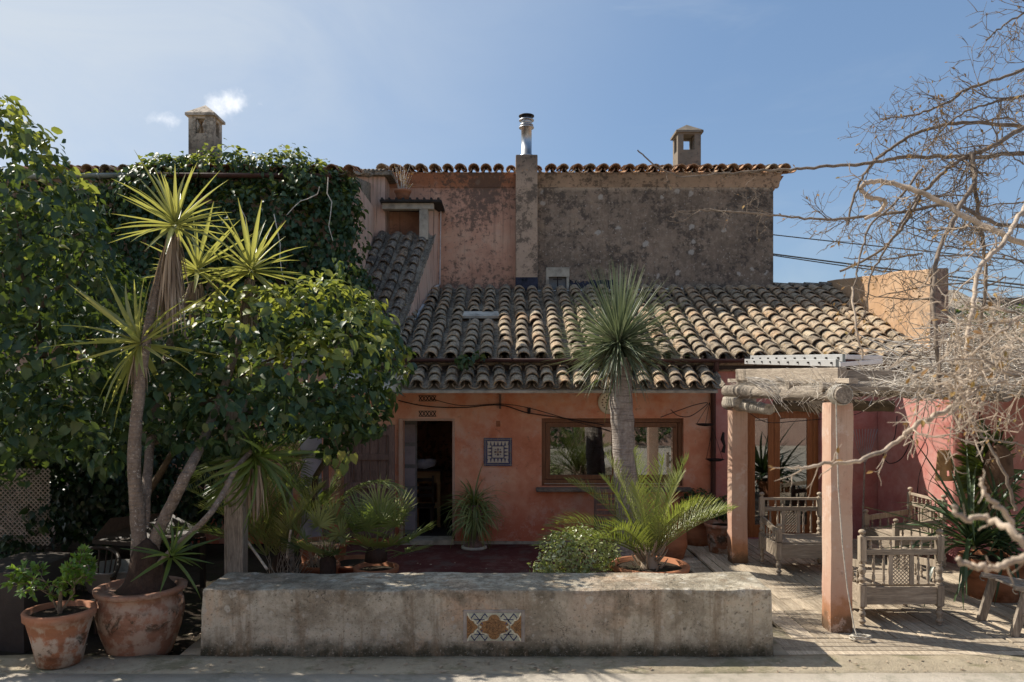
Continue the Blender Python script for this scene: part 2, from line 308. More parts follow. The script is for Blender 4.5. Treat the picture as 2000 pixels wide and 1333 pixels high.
ground_mat('old_concrete', [(0.3, (0.24, 0.20, 0.14)), (0.45, (0.37, 0.31, 0.225)), (0.58, (0.47, 0.40, 0.29)), (0.75, (0.56, 0.49, 0.37))], (0.18, 0.17, 0.09))
ground_mat('pale_paving', [(0.3, (0.38, 0.34, 0.28)), (0.5, (0.48, 0.43, 0.36)), (0.75, (0.56, 0.51, 0.43))], (0.3, 0.28, 0.22), 1.0, 0.3)
ground_mat('dark_soil', [(0.3, (0.03, 0.024, 0.018)), (0.6, (0.06, 0.045, 0.033)), (0.8, (0.12, 0.10, 0.07))], (0.04, 0.045, 0.02), 3)
ground_mat('dry_ground', [(0.3, (0.16, 0.13, 0.09)), (0.6, (0.28, 0.23, 0.16)), (0.8, (0.36, 0.31, 0.22))], (0.09, 0.11, 0.05), 0.3)
ground_mat('red_floor', [(0.3, (0.075, 0.026, 0.024)), (0.5, (0.12, 0.04, 0.036)), (0.60, (0.17, 0.085, 0.075)), (0.72, (0.30, 0.24, 0.21))], (0.13, 0.10, 0.088), 1.0, 0.3)
ground_mat('stone_sill', [(0.3, (0.13, 0.11, 0.09)), (0.5, (0.24, 0.20, 0.16)), (0.8, (0.40, 0.35, 0.29))], (0.10, 0.09, 0.07), 3)
def tile_mat(name, stops, dark, darkamt):
    m = Mat(name, perobj=True); nt = m.nt
    n1 = noise(nt, m.v, 4, 6, 0.7); n2 = noise(nt, m.v, 28, 6, 0.75)
    c = ramp(nt, mth(nt, 'ADD', mth(nt, 'MULTIPLY', m.r, 0.55), mth(nt, 'MULTIPLY', n1, 0.45)), stops)
    c = mixc(nt, mth(nt, 'MULTIPLY', sstep(nt, n2, 0.50, 0.60), 0.65), c, (0.48, 0.43, 0.34))
    c = mixc(nt, mth(nt, 'MULTIPLY', sstep(nt, noise(nt, m.v, 11, 7, 0.75), 0.49, 0.58), darkamt), c, dark)
    c = mixc(nt, mth(nt, 'MULTIPLY', sstep(nt, noise(nt, m.v, 17, 4, 0.6), 0.62, 0.68), 0.6), c, (0.40, 0.26, 0.07))
    m.fin(c, 0.93, mth(nt, 'ADD', n2, mth(nt, 'MULTIPLY', n1, 1.5)), 1.0, 0.018, 0.12)
tile_mat('clay_tile', [(0.2, (0.22, 0.17, 0.125)), (0.38, (0.34, 0.27, 0.19)), (0.5, (0.43, 0.33, 0.23)), (0.62, (0.44, 0.29, 0.175)), (0.78, (0.50, 0.41, 0.29))], (0.085, 0.072, 0.058), 0.65)
tile_mat('mossy_tile', [(0.2, (0.10, 0.085, 0.072)), (0.4, (0.17, 0.14, 0.115)), (0.6, (0.24, 0.20, 0.16)), (0.75, (0.30, 0.21, 0.14))], (0.06, 0.053, 0.046), 0.8)
tile_mat('red_tile', [(0.2, (0.30, 0.15, 0.09)), (0.4, (0.40, 0.19, 0.11)), (0.6, (0.45, 0.25, 0.15)), (0.8, (0.34, 0.26, 0.18))], (0.12, 0.09, 0.07), 0.5)
tile_mat('eave_clay', [(0.2, (0.42, 0.22, 0.12)), (0.4, (0.50, 0.27, 0.15)), (0.6, (0.54, 0.34, 0.20)), (0.8, (0.40, 0.33, 0.25))], (0.16, 0.12, 0.09), 0.5)  # brighter orange tile, so the tall house's eave undersides look lit
tile_mat('channel_tile', [(0.2, (0.18, 0.15, 0.115)), (0.5, (0.30, 0.245, 0.185)), (0.8, (0.40, 0.33, 0.25))], (0.075, 0.062, 0.05), 0.7)
def wood(name, base, dark, axis='y', rough=0.85, gs=1.0, var=0.4, spec=0.2, perobj=True):
    m = Mat(name, perobj); nt = m.nt
    sc = {'x': (1.2, 14, 14), 'y': (14, 1.2, 14), 'z': (14, 14, 1.2)}[axis]
    g = noise(nt, scalev(nt, m.v, *[q*gs for q in sc]), 2.2, 6, 0.65, 1.2); g2 = noise(nt, scalev(nt, m.v, *[q*gs*3 for q in sc]), 4, 4, 0.6)
    f = mth(nt, 'ADD', mth(nt, 'MULTIPLY', g, 0.65), mth(nt, 'MULTIPLY', g2, 0.35))
    c = ramp(nt, f, [(0.34, dark), (0.5, tuple((a+b)/2 for a, b in zip(base, dark))), (0.62, base), (0.8, tuple(min(1, a*1.25) for a in base))])
    v = mth(nt, 'ADD', 1-var/2, mth(nt, 'MULTIPLY', m.r, var)); c = mixc(nt, 1.0, c, node(nt, 'ShaderNodeCombineColor', None, Red=v, Green=v, Blue=v).outputs[0], 'MULTIPLY')
    c = mixc(nt, mth(nt, 'MULTIPLY', sstep(nt, noise(nt, m.v, 3, 5, 0.6), 0.55, 0.7), 0.3), c, dark)
    m.fin(c, rough, f, 0.6, 0.008, spec)
wood('deck_wood', (0.58, 0.49, 0.37), (0.24, 0.185, 0.13), 'y', var=0.5)
wood('grey_wood', (0.46, 0.39, 0.31), (0.17, 0.135, 0.105), 'y')
wood('grey_wood_x', (0.46, 0.39, 0.31), (0.13, 0.105, 0.08), 'x')
wood('grey_wood_z', (0.42, 0.355, 0.28), (0.12, 0.095, 0.075), 'z')
wood('bench_wood_x', (0.46, 0.385, 0.295), (0.20, 0.16, 0.12), 'x')
wood('bench_wood_z', (0.46, 0.385, 0.295), (0.20, 0.16, 0.12), 'z')
wood('window_wood', (0.25, 0.115, 0.052), (0.13, 0.055, 0.025), 'z', rough=0.45, spec=0.4, var=0.15)
wood('orange_wood', (0.42, 0.16, 0.05), (0.22, 0.075, 0.022), 'z', rough=0.4, spec=0.4, var=0.15)
wood('plank_wood', (0.30, 0.20, 0.165), (0.11, 0.073, 0.06), 'z', rough=0.8)
wood('pale_wood', (0.42, 0.27, 0.12), (0.25, 0.14, 0.06), 'x', rough=0.6)
wood('dark_furniture', (0.05, 0.035, 0.025), (0.02, 0.014, 0.01), 'z', rough=0.5)
wood('log_wood', (0.38, 0.325, 0.26), (0.08, 0.062, 0.05), 'y', gs=0.7)
def simple(name, col, rough=0.6, metal=0.0, var=0.25, scale=6, bump=0.2, spec=0.3, dark=None):
    m = Mat(name, True); nt = m.nt; n = noise(nt, m.v, scale, 5, 0.65)
    dk = dark or tuple(c*(1-var*1.6) for c in col)
    c = ramp(nt, n, [(0.3, dk), (0.5, col), (0.72, tuple(min(1, c*(1+var)) for c in col))])
    m.fin(c, rough, noise(nt, m.v, scale*5, 3, 0.6), bump, 0.005, spec, metal)
simple('gutter_paint', (0.085, 0.04, 0.033), 0.45, 0, 0.2)
simple('gutter_grey', (0.30, 0.32, 0.29), 0.5, 0.2)
simple('black_rubber', (0.012, 0.012, 0.013), 0.5)
simple('iron', (0.03, 0.024, 0.022), 0.6, 0.5)
simple('steel', (0.42, 0.43, 0.45), 0.42, 1.0, 0.15)
simple('aluminium', (0.74, 0.74, 0.73), 0.42, 0.55, 0.08)
simple('pale_cement', (0.40, 0.355, 0.28), 0.9, 0, 0.3, 5)
simple('white_cement', (0.46, 0.43, 0.37), 0.9, 0, 0.3, 5)
simple('blue_paint', (0.03, 0.033, 0.052), 0.8, 0, 0.6, 9)
simple('grout', (0.34, 0.30, 0.26), 0.9)
simple('rope_fibre', (0.50, 0.46, 0.39), 0.9, 0, 0.3, 30)
simple('sacking', (0.42, 0.37, 0.30), 0.95, 0, 0.35, 24, 0.7)
simple('lattice_paint', (0.42, 0.37, 0.33), 0.8)
simple('grey_paint', (0.20, 0.205, 0.20), 0.6)
simple('pale_fabric', (0.34, 0.31, 0.32), 0.9, 0, 0.2, 3)
simple('towel', (0.40, 0.41, 0.45), 0.95, 0, 0.3, 8, 0.6)
simple('white_plastic', (0.6, 0.6, 0.58), 0.5)
simple('card', (0.52, 0.33, 0.16), 0.8)
simple('orange_cup', (0.6, 0.16, 0.03), 0.5)
simple('twig_pale', (0.60, 0.54, 0.46), 0.9, 0, 0.3, 20)
simple('twig_grey', (0.34, 0.285, 0.225), 0.9, 0, 0.3, 20)
simple('branch_dark', (0.19, 0.15, 0.115), 0.85, 0, 0.35, 14, 0.4)
simple('branch_bark', (0.42, 0.34, 0.26), 0.85, 0, 0.35, 14, 0.4)
simple('vine_stem', (0.10, 0.075, 0.05), 0.9, 0, 0.3, 14)
simple('ceramic_white', (0.50, 0.46, 0.38), 0.22, 0, 0.08, 8, 0.02, 0.5)
simple('ceramic_cream', (0.74, 0.69, 0.52), 0.25, 0, 0.1, 8, 0.02, 0.5)
simple('ceramic_blue', (0.008, 0.018, 0.10), 0.2, 0, 0.3, 8, 0.02, 0.5)
simple('ceramic_ochre', (0.25, 0.125, 0.045), 0.25, 0, 0.5, 60, 0.1, 0.5)
simple('ceramic_brown', (0.11, 0.042, 0.015), 0.25, 0, 0.3, 20, 0.02, 0.5)
simple('ceramic_sage', (0.42, 0.43, 0.33), 0.25, 0, 0.2, 20, 0.02, 0.5)
simple('roof_felt', (0.04, 0.036, 0.033), 0.9)
simple('cow_skull_wood', (0.16, 0.10, 0.065), 0.9, 0, 0.3, 6)
simple('marble_white', (0.24, 0.22, 0.19), 0.5)
def pot_mat(name, base, white, wz):
    m = Mat(name); nt = m.nt; n = noise(nt, scalev(nt, m.v, 1, 1, 4), 2.2, 6, 0.6)
    c = ramp(nt, n, [(0.3, tuple(q*0.55 for q in base)), (0.5, base), (0.7, tuple(min(1, q*1.25) for q in base))])
    w = noise(nt, m.v, 6.5, 6, 0.65)
    k = mth(nt, 'MULTIPLY', sstep(nt, w, 0.43, 0.58), sstep(nt, m.z, wz[1], wz[0]))
    c = mixc(nt, mth(nt, 'MULTIPLY', k, 0.95), c, white)
    g = mth(nt, 'MULTIPLY', sstep(nt, noise(nt, m.v, 5, 6, 0.7, 0.5), 0.50, 0.58), sstep(nt, mth(nt, 'ABSOLUTE', mth(nt, 'SUBTRACT', m.z, wz[0]-0.13)), 0.14, 0.04))
    c = mixc(nt, mth(nt, 'MULTIPLY', g, 0.8), c, (0.035, 0.032, 0.02))
    m.fin(c, 0.85, mth(nt, 'ADD', w, noise(nt, scalev(nt, m.v, 1, 1, 12), 5, 3, 0.5)), 0.4, 0.008, 0.2)
pot_mat('pot_terracotta', (0.36, 0.165, 0.095), (0.52, 0.43, 0.35), (0.45, 0.62))
pot_mat('pot_urn', (0.30, 0.155, 0.10), (0.42, 0.31, 0.235), (0.55, 0.80))
pot_mat('pot_rim', (0.34, 0.145, 0.075), (0.40, 0.2, 0.12), (0.1, 0.3))
def bark(name, a, b, ring=0.0, pale=None):
    m = Mat(name); nt = m.nt; n = noise(nt, scalev(nt, m.v, 3, 3, 1), 4, 6, 0.7); n2 = noise(nt, m.v, 30, 5, 0.7)
    c = ramp(nt, mth(nt, 'ADD', mth(nt, 'MULTIPLY', n, 0.6), mth(nt, 'MULTIPLY', n2, 0.4)), [(0.33, b), (0.5, tuple((p+q)/2 for p, q in zip(a, b))), (0.66, a)])
    hb = n
    if ring:
        wv = noise(nt, scalev(nt, m.v, 0.6, 0.6, 9), 4, 4, 0.7); c = mixc(nt, mth(nt, 'MULTIPLY', sstep(nt, wv, 0.54, 0.6), ring), c, b); hb = mth(nt, 'ADD', n, mth(nt, 'MULTIPLY', wv, 2))
    if pale: c = mixc(nt, mth(nt, 'MULTIPLY', sstep(nt, noise(nt, m.v, 34, 3, 0.6), 0.60, 0.66), 0.7), c, pale)
    m.fin(c, 0.92, hb, 0.9, 0.02, 0.15)
bark('yucca_bark', (0.34, 0.27, 0.215), (0.12, 0.09, 0.07), 0.25, (0.5, 0.45, 0.38))
bark('yucca_base_bark', (0.085, 0.055, 0.04), (0.03, 0.02, 0.016))
bark('palm_bark', (0.52, 0.46, 0.40), (0.20, 0.16, 0.135), 0.8)
bark('shrub_bark', (0.30, 0.24, 0.17), (0.12, 0.09, 0.06))
def leafmat(name, stops, rough=0.4, trans=0.25, tcol=(0.3, 0.42, 0.04), spec=0.5, vein=0.0, rib=0.0):
    m = Mat(name); nt = m.nt
    n = noise(nt, m.v, 3.0, 3, 0.5)
    c = ramp(nt, mth(nt, 'ADD', mth(nt, 'MULTIPLY', m.r, 0.8), mth(nt, 'MULTIPLY', n, 0.2)), stops)
    m.fin(c, rough, None, spec=spec)
    tr = node(nt, 'ShaderNodeBsdfTranslucent', None, Color=tcol)
    mx = node(nt, 'ShaderNodeMixShader', None, _0=trans, _1=m.b.outputs[0], _2=tr.outputs[0]); nt.links.new(mx.outputs[0], m.out.inputs[0])
leafmat('ivy_leaf', [(0.05, (0.020, 0.046, 0.022)), (0.5, (0.036, 0.074, 0.036)), (0.80, (0.062, 0.100, 0.038)), (0.98, (0.14, 0.14, 0.04))], 0.46, 0.16, (0.26, 0.36, 0.05), spec=0.3)
leafmat('ivy_leaf_dark', [(0.1, (0.010, 0.028, 0.018)), (0.6, (0.018, 0.048, 0.024)), (0.93, (0.045, 0.08, 0.02)), (0.98, (0.2, 0.12, 0.03))], 0.40, 0.10, (0.12, 0.25, 0.03))
leafmat('ivy_leaf_young', [(0.1, (0.10, 0.15, 0.035)), (0.5, (0.19, 0.23, 0.045)), (0.9, (0.30, 0.29, 0.07))], 0.42, 0.3, (0.48, 0.52, 0.08), spec=0.4)
leafmat('yucca_leaf', [(0.1, (0.16, 0.19, 0.06)), (0.5, (0.26, 0.27, 0.085)), (0.9, (0.38, 0.36, 0.13))], 0.36, 0.35, (0.58, 0.56, 0.12), spec=0.6)
leafmat('yucca_leaf_shade', [(0.1, (0.04, 0.08, 0.02)), (0.5, (0.08, 0.13, 0.03)), (0.9, (0.14, 0.19, 0.05))], 0.42, 0.3, (0.35, 0.45, 0.06))
leafmat('dead_leaf', [(0.1, (0.20, 0.15, 0.11)), (0.5, (0.36, 0.285, 0.21)), (0.9, (0.50, 0.41, 0.31))], 0.85, 0.15, (0.4, 0.28, 0.15), 0.1)
leafmat('blue_yucca_leaf', [(0.1, (0.07, 0.095, 0.05)), (0.5, (0.14, 0.18, 0.10)), (0.9, (0.36, 0.38, 0.27))], 0.40, 0.15, (0.3, 0.36, 0.16), spec=0.6)
leafmat('palm_leaf', [(0.1, (0.09, 0.12, 0.035)), (0.5, (0.17, 0.195, 0.06)), (0.9, (0.34, 0.34, 0.15))], 0.38, 0.3, (0.4, 0.48, 0.06))
leafmat('palm_leaf_dark', [(0.1, (0.11, 0.15, 0.05)), (0.5, (0.20, 0.25, 0.08)), (0.9, (0.34, 0.37, 0.15))], 0.4, 0.25, (0.3, 0.4, 0.06))
leafmat('bush_leaf', [(0.1, (0.15, 0.19, 0.06)), (0.5, (0.28, 0.31, 0.12)), (0.9, (0.5, 0.52, 0.32))], 0.3, 0.25, (0.4, 0.5, 0.1), 0.6)
leafmat('citrus_leaf', [(0.1, (0.05, 0.12, 0.02)), (0.5, (0.10, 0.20, 0.025)), (0.9, (0.18, 0.28, 0.04))], 0.35, 0.3, (0.35, 0.5, 0.05))
leafmat('strap_leaf', [(0.1, (0.025, 0.05, 0.025)), (0.5, (0.045, 0.085, 0.04)), (0.9, (0.09, 0.13, 0.06))], 0.35, 0.15, (0.2, 0.3, 0.06))
leafmat('brown_leaf', [(0.1, (0.18, 0.10, 0.045)), (0.5, (0.30, 0.18, 0.08)), (0.8, (0.40, 0.27, 0.10)), (0.95, (0.2, 0.2, 0.08))], 0.7, 0.3, (0.5, 0.28, 0.06), 0.2)
leafmat('hedge_leaf', [(0.1, (0.03, 0.06, 0.02)), (0.5, (0.06, 0.10, 0.03)), (0.9, (0.12, 0.17, 0.04))], 0.5, 0.2)
def glass(name, tint=(0.9, 0.95, 0.93)):
    m = Mat(name); nt = m.nt
    fr = node(nt, 'ShaderNodeFresnel', None, IOR=1.75); g = node(nt, 'ShaderNodeBsdfGlossy', None, Color=(0.95, 0.97, 1), Roughness=0.015)
    t = node(nt, 'ShaderNodeBsdfTransparent', None, Color=tint)
    k = mth(nt, 'ADD', mth(nt, 'MULTIPLY', fr.outputs[0], 1.3), 0.10, clamp=True)
    mx = node(nt, 'ShaderNodeMixShader', None, _0=k, _1=t.outputs[0], _2=g.outputs[0]); nt.links.new(mx.outputs[0], m.out.inputs[0])
glass('window_glass', (0.55, 0.58, 0.57))
# ------------------------------------------------ templates
def tile_template(L=0.43, r0=0.112, r1=0.086, t=0.016, n=7, arc=160):
    """barrel tile: local y runs up the slope, wide end at y=0, crown towards z"""
    v = []; f = []; sm = []
    A = [R(90-arc/2+arc*k/(n-1)) for k in range(n)]
    for (r, y) in ((r0, 0), (r1, L), (r0-t, 0), (r1-t, L)):
        for a in A: v.append((r*math.cos(a), y, r*math.sin(a)))
    for k in range(n-1):
        f.append((k, n+k, n+k+1, k+1)); sm.append(True)
        f.append((2*n+k, 2*n+k+1, 3*n+k+1, 3*n+k)); sm.append(True)
    b = len(v); v += v[:n] + v[2*n:3*n]
    for k in range(n-1): f.append((b+k, b+k+1, b+n+k+1, b+n+k)); sm.append(False)
    f.append((0, 2*n, 3*n, n)); sm.append(False); f.append((n-1, 2*n-1, 4*n-1, 3*n-1)); sm.append(False)
    return v, f, sm
TILE = tile_template()
HEART = ([(0, 0, 0), (.24, -.08, .08), (.37, .16, .15), (.33, .50, .11), (.14, .80, -.02), (0, 1.0, -.20), (-.14, .80, -.04), (-.33, .50, .07), (-.38, .16, .13), (-.25, -.09, .09), (0, .22, .0), (0, .52, -.01)],
    [(0, 1, 2, 10), (10, 2, 3, 11), (11, 3, 4, 5), (0, 10, 8, 9), (10, 11, 7, 8), (11, 5, 6, 7)], [True]*6)
OVAL = ([(0, 0, 0), (.17, .25, .05), (.22, .55, .05), (0, 1.0, -.08), (-.22, .55, .05), (-.17, .25, .05), (0, .3, 0), (0, .62, 0)],
    [(0, 1, 6), (1, 2, 7, 6), (2, 3, 7), (0, 6, 5), (6, 7, 4, 5), (7, 3, 4)], [False]*6)
def blade_template(bend=0.1, wmax=0.5, n=6, fold=0.35, base=0.6, twist=0.0):
    v = []; f = []
    for i in range(n):
        t = i/(n-1); w = wmax*(base+(1-base)*min(1, t*3.5))*(1-t**2.2) if i < n-1 else 0.004
        y = t*math.cos(bend*t*1.2) if bend < 1 else math.sin(bend*t)/bend; z = -bend*t*t*0.9 if bend < 1 else -(1-math.cos(bend*t))/bend
        v += [(-w, y, z+w*fold), (0, y, z), (w, y, z+w*fold)]
    for i in range(n-1):
        a = 3*i; f += [(a, a+1, a+4, a+3), (a+1, a+2, a+5, a+4)]
    return v, f, [True]*len(f)
def rot_align(pos, d, up, scl): return frames(pos, d, up, scl)
# ------------------------------------------------ the setting: ground, floor, path, deck
def struct(o): o['kind'] = 'structure'; return o
MB().box(-400, 400, -30, 900, -0.6, -0.12).build('ground', 'dry_ground')['kind'] = 'structure'
def bumpy_sheet(x0, x1, y0, y1, z, nx, ny, amp, thick, name, mat):
    b = MB(); vs = []
    for j in range(ny+1):
        for i in range(nx+1):
            e = 0 if 0 < j < ny else 1
            vs.append((x0+(x1-x0)*i/nx, y0+(y1-y0)*j/ny + (random.uniform(-.02, .02) if e else 0), z+amp*(math.sin(i*.7+j*1.3)*.5+random.uniform(-.5, .5))))
    n = len(vs); b.add(vs, [(j*(nx+1)+i, j*(nx+1)+i+1, (j+1)*(nx+1)+i+1, (j+1)*(nx+1)+i) for j in range(ny) for i in range(nx)], True)
    lo = [(p[0], p[1], z-thick) for p in vs]; b.v += lo
    for i in range(nx): b.f += [(i, n+i, n+i+1, i+1), (ny*(nx+1)+i, ny*(nx+1)+i+1, n+ny*(nx+1)+i+1, n+ny*(nx+1)+i)]; b.s += [False]*2
    for j in range(ny): b.f += [(j*(nx+1), (j+1)*(nx+1), n+(j+1)*(nx+1), n+j*(nx+1)), (j*(nx+1)+nx, n+j*(nx+1)+nx, n+(j+1)*(nx+1)+nx, (j+1)*(nx+1)+nx)]; b.s += [False]*2
    return struct(b.build(name, mat))
MB().box(-2.95, 3.2, 7.42, 13.3, -0.10, 0.0).build('terrace_floor', 'red_floor')['kind'] = 'structure'
bumpy_sheet(-12, -2.955, 7.445, 14.0, -0.03, 60, 40, 0.04, 0.2, 'soil_bed', 'dark_soil')
bumpy_sheet(-9, 9.8, 6.93, 7.44, 0.100, 90, 4, 0.004, 0.2, 'path', 'old_concrete')
bumpy_sheet(-12, 14, -7.0, 6.925, 0.112, 90, 50, 0.005, 0.2, 'path_edge', 'pale_paving').name = 'forecourt_paving'
bumpy_sheet(-3.15, 3.05, 7.445, 8.3, 0.096, 30, 4, 0.004, 0.2, 'bench_footing', 'old_concrete').name = 'pavement_strip'
deck = thing('deck', None, None); deck['kind'] = 'structure'
MB().box(2.98, 9.8, 7.46, 13.15, -0.08, 0.055).build('deck_base', 'dark_soil', deck)
x = 2.97; k = 0
while x < 9.7:
    w = random.uniform(0.125, 0.155); y = 7.95 + random.uniform(-.01, .02); ends = []
    cuts = sorted([random.uniform(9.0, 12.2)]); ys = [7.95, *cuts, 13.12]
    for a, b in zip(ys[:-1], ys[1:]):
        o = MB().box(-w/2+.005, w/2-.005, -(b-a)/2+.004, (b-a)/2-.004, -0.018, 0.018).build('plank', 'deck_wood', deck, bevel=0.004)
        o.matrix_basis = Matrix.Translation(((x+w/2), (a+b)/2, 0.082+random.uniform(-.004, .004))) @ Matrix.Rotation(random.uniform(-.004, .004), 4, 'Y') @ Matrix.Rotation(random.uniform(-.003, .003), 4, 'Z')
    x += w
for j in range(4):       # crosswise boards at the front of the deck
    for i in range(3):
        xx = 2.75+i*2.4; L = 2.37 if i < 2 else 2.2
        o = MB().box(-L/2, L/2, -.055, .055, -.018, .018).build('plank', 'deck_wood', deck, bevel=0.004)
        o.matrix_basis = Matrix.Translation((xx+1.2+random.uniform(-.01, .01), 7.51+j*.122, 0.083+random.uniform(-.003, .003))) @ Matrix.Rotation(random.uniform(-.006, .006), 4, 'Z')
for j in range(26):      # short board ends along the left edge step
    yy = 8.25+j*.17
    o = MB().box(-.17, .17, -.075, .075, -.02, .02).build('board_end', 'deck_wood', deck, bevel=0.004)
    o.matrix_basis = Matrix.Translation((2.86+random.uniform(-.02, .02), yy, 0.030+random.uniform(-.004, .004))) @ Matrix.Rotation(random.uniform(-.02, .02), 4, 'Z')

# ------------------------------------------------ walls with openings
def wall_holes(b, x0, x1, z0, z1, y, th, holes):
    """front at y, back at y+th, holes = (x0,x1,z0,z1)"""
    xs = sorted({x0, x1, *[q for hh in holes for q in hh[:2]]}); zs = sorted({z0, z1, *[q for hh in holes for q in hh[2:]]})
    solid = lambda i, j: 0 <= i < len(xs)-1 and 0 <= j < len(zs)-1 and not any(hx0 < (xs[i]+xs[i+1])/2 < hx1 and hz0 < (zs[j]+zs[j+1])/2 < hz1 for hx0, hx1, hz0, hz1 in holes)
    for i in range(len(xs)-1):
        for j in range(len(zs)-1):
            if not solid(i, j): continue
            a, c, d, e = xs[i], xs[i+1], zs[j], zs[j+1]
            b.add([(a, y, d), (c, y, d), (c, y, e), (a, y, e)], [(0, 1, 2, 3)]); b.add([(a, y+th, d), (c, y+th, d), (c, y+th, e), (a, y+th, e)], [(3, 2, 1, 0)])
            for di, dj, q in ((-1, 0, [(a, y, d), (a, y, e), (a, y+th, e), (a, y+th, d)]), (1, 0, [(c, y, d), (c, y+th, d), (c, y+th, e), (c, y, e)]), (0, -1, [(a, y, d), (a, y+th, d), (c, y+th, d), (c, y, d)]), (0, 1, [(a, y, e), (c, y, e), (c, y+th, e), (a, y+th, e)])):
                if not solid(i+di, j+dj): b.add(q, [(0, 1, 2, 3)])
    return b
W = 13.2; wx = lambda px: PX(px, W); wz = lambda py: PZ(py, W)
house = thing('farmhouse', 'low terracotta plastered farmhouse with barrel tiled roof, open doorway and wide brown window', 'house', (2, 13.2, 0))
DOOR = (wx(785), wx(885), 0.06, wz(820)); WIN = (wx(1058), wx(1335), wz(950), wz(817)); GD = (wx(1458), wx(1604), 0.08, wz(797))
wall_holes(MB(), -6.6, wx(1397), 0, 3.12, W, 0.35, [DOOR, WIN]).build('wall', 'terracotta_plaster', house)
o = wall_holes(MB(), wx(1397)+.004, 9.9, 0, 3.12, W+.012, 0.33, [GD]).build('wall', 'red_plaster', house); o['label'] = 'deep pink section of wall under the pergola'
# room behind, walls and floor coloured dark so the openings read shaded
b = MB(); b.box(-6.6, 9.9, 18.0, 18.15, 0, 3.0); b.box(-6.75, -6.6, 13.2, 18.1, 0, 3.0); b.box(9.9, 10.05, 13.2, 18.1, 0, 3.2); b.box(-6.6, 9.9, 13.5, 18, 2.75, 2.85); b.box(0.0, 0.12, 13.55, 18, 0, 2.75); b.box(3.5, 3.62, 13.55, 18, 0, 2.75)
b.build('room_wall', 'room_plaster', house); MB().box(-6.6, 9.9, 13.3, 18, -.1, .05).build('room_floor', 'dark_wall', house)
# white base strip and threshold
MB().box(DOOR[1]+.02, 2.9, W-.05, W-.002, 0.0, 0.045).build('skirting', 'pale_cement', house); MB().box(DOOR[0]-.02, DOOR[1]+.02, W-.10, W+.3, 0.0, 0.075).build('threshold', 'pale_cement', house)
# door frame
b = MB(); b.box(DOOR[0]-.05, DOOR[0]+.02, W-.05, W+.1, .076, DOOR[3]+.02); b.box(DOOR[1]-.012, DOOR[1]+.03, W-.015, W+.1, .076, DOOR[3]+.02); b.box(DOOR[0]+.021, DOOR[1]-.013, W-.02, W+.1, DOOR[3]-.015, DOOR[3]+.021)
df = b.build('door_frame', 'pillar_plaster', house)
# big brown window
wy = W+.10
b = MB(); x0, x1, z0, z1 = WIN; fw = .10
b.box(x0, x1, wy, wy+.07, z1-fw*.75, z1); b.box(x0, x1, wy, wy+.07, z0, z0+fw); b.box(x0, x0+fw*.7, wy, wy+.07, z0+fw, z1-fw*.75); b.box(x1-fw*.7, x1, wy, wy+.07, z0+fw, z1-fw*.75)
xm = wx(1212); b.box(xm-.05, xm+.05, wy, wy+.07, z0+fw, z1-fw*.75)
win = b.build('window', 'window_wood', house, bevel=.006)
for a, c in ((x0+fw*.7, xm-.05), (xm+.05, x1-fw*.7)):
    b = MB(); zz0, zz1 = z0+fw, z1-fw*.75; s = .085; b.box(a+.004, c-.004, wy+.02, wy+.065, zz1-s, zz1-.004); b.box(a+.004, c-.004, wy+.02, wy+.065, zz0+.004, zz0+s); b.box(a+.004, a+s, wy+.02, wy+.065, zz0+s, zz1-s); b.box(c-s, c-.004, wy+.02, wy+.065, zz0+s, zz1-s)
    b.build('sash', 'window_wood', win, bevel=.006); MB().box(a+s, c-s, wy+.04, wy+.048, zz0+s, zz1-s).build('pane', 'window_glass', win)
MB().box(x0-.1, x1+.12, W-.17, W+.10, z0-.075, z0-.012).build('window_sill', 'stone_sill', house, bevel=.012)
b = MB(); b.box(x0+.05, x1-.05, wy-.012, wy-.003, z0+fw*.3, z0+fw*.42); b.build('drip_rail', 'steel', win)
# glazed double door behind the pergola
x0, x1, z0, z1 = GD; gy = W+.12; b = MB(); b.box(x0, x0+.09, gy, gy+.07, z0, z1); b.box(x1-.09, x1, gy, gy+.07, z0, z1); b.box(x0+.09, x1-.09, gy, gy+.07, z1-.08, z1)
gd = b.build('glazed_door', 'orange_wood', house, bevel=.006); xm = wx(1517); mm = 0.075
for a, c in ((x0+.09, xm), (xm+.004, x1-.09)):
    b = MB(); b.box(a, a+.10, gy+.01, gy+.06, z0, z1-.08); b.box(c-.10, c, gy+.01, gy+.06, z0, z1-.08); b.box(a+.1, c-.1, gy+.01, gy+.06, z1-.18, z1-.08); b.box(a+.1, c-.1, gy+.01, gy+.06, z0, z0+.22)
    b.build('door_leaf', 'orange_wood', gd, bevel=.005); MB().box(a+.1, c-.1, gy+.03, gy+.038, z0+.22, z1-.18).build('pane', 'window_glass', gd)
# vent tiles, little plaque above the door
for py in (778, 808):
    b = MB(); cx, cz = wx(835), wz(py)
    for i in range(5):
        for s in (-1, 1): b.beam((cx-.12+i*.06-.025*s, W-.006, cz-.04), (cx-.12+i*.06+.025*s, W-.006, cz+.04), .009, .012)
    b.box(cx-.15, cx+.15, W-.012, W-.001, cz+.042, cz+.05); b.box(cx-.15, cx+.15, W-.012, W-.001, cz-.05, cz-.042); b.build('vent_brick', 'iron', house)
MB().box(wx(969), wx(977), W-.012, W-.001, wz(833), wz(822)).build('plaque', 'pot_rim', house)
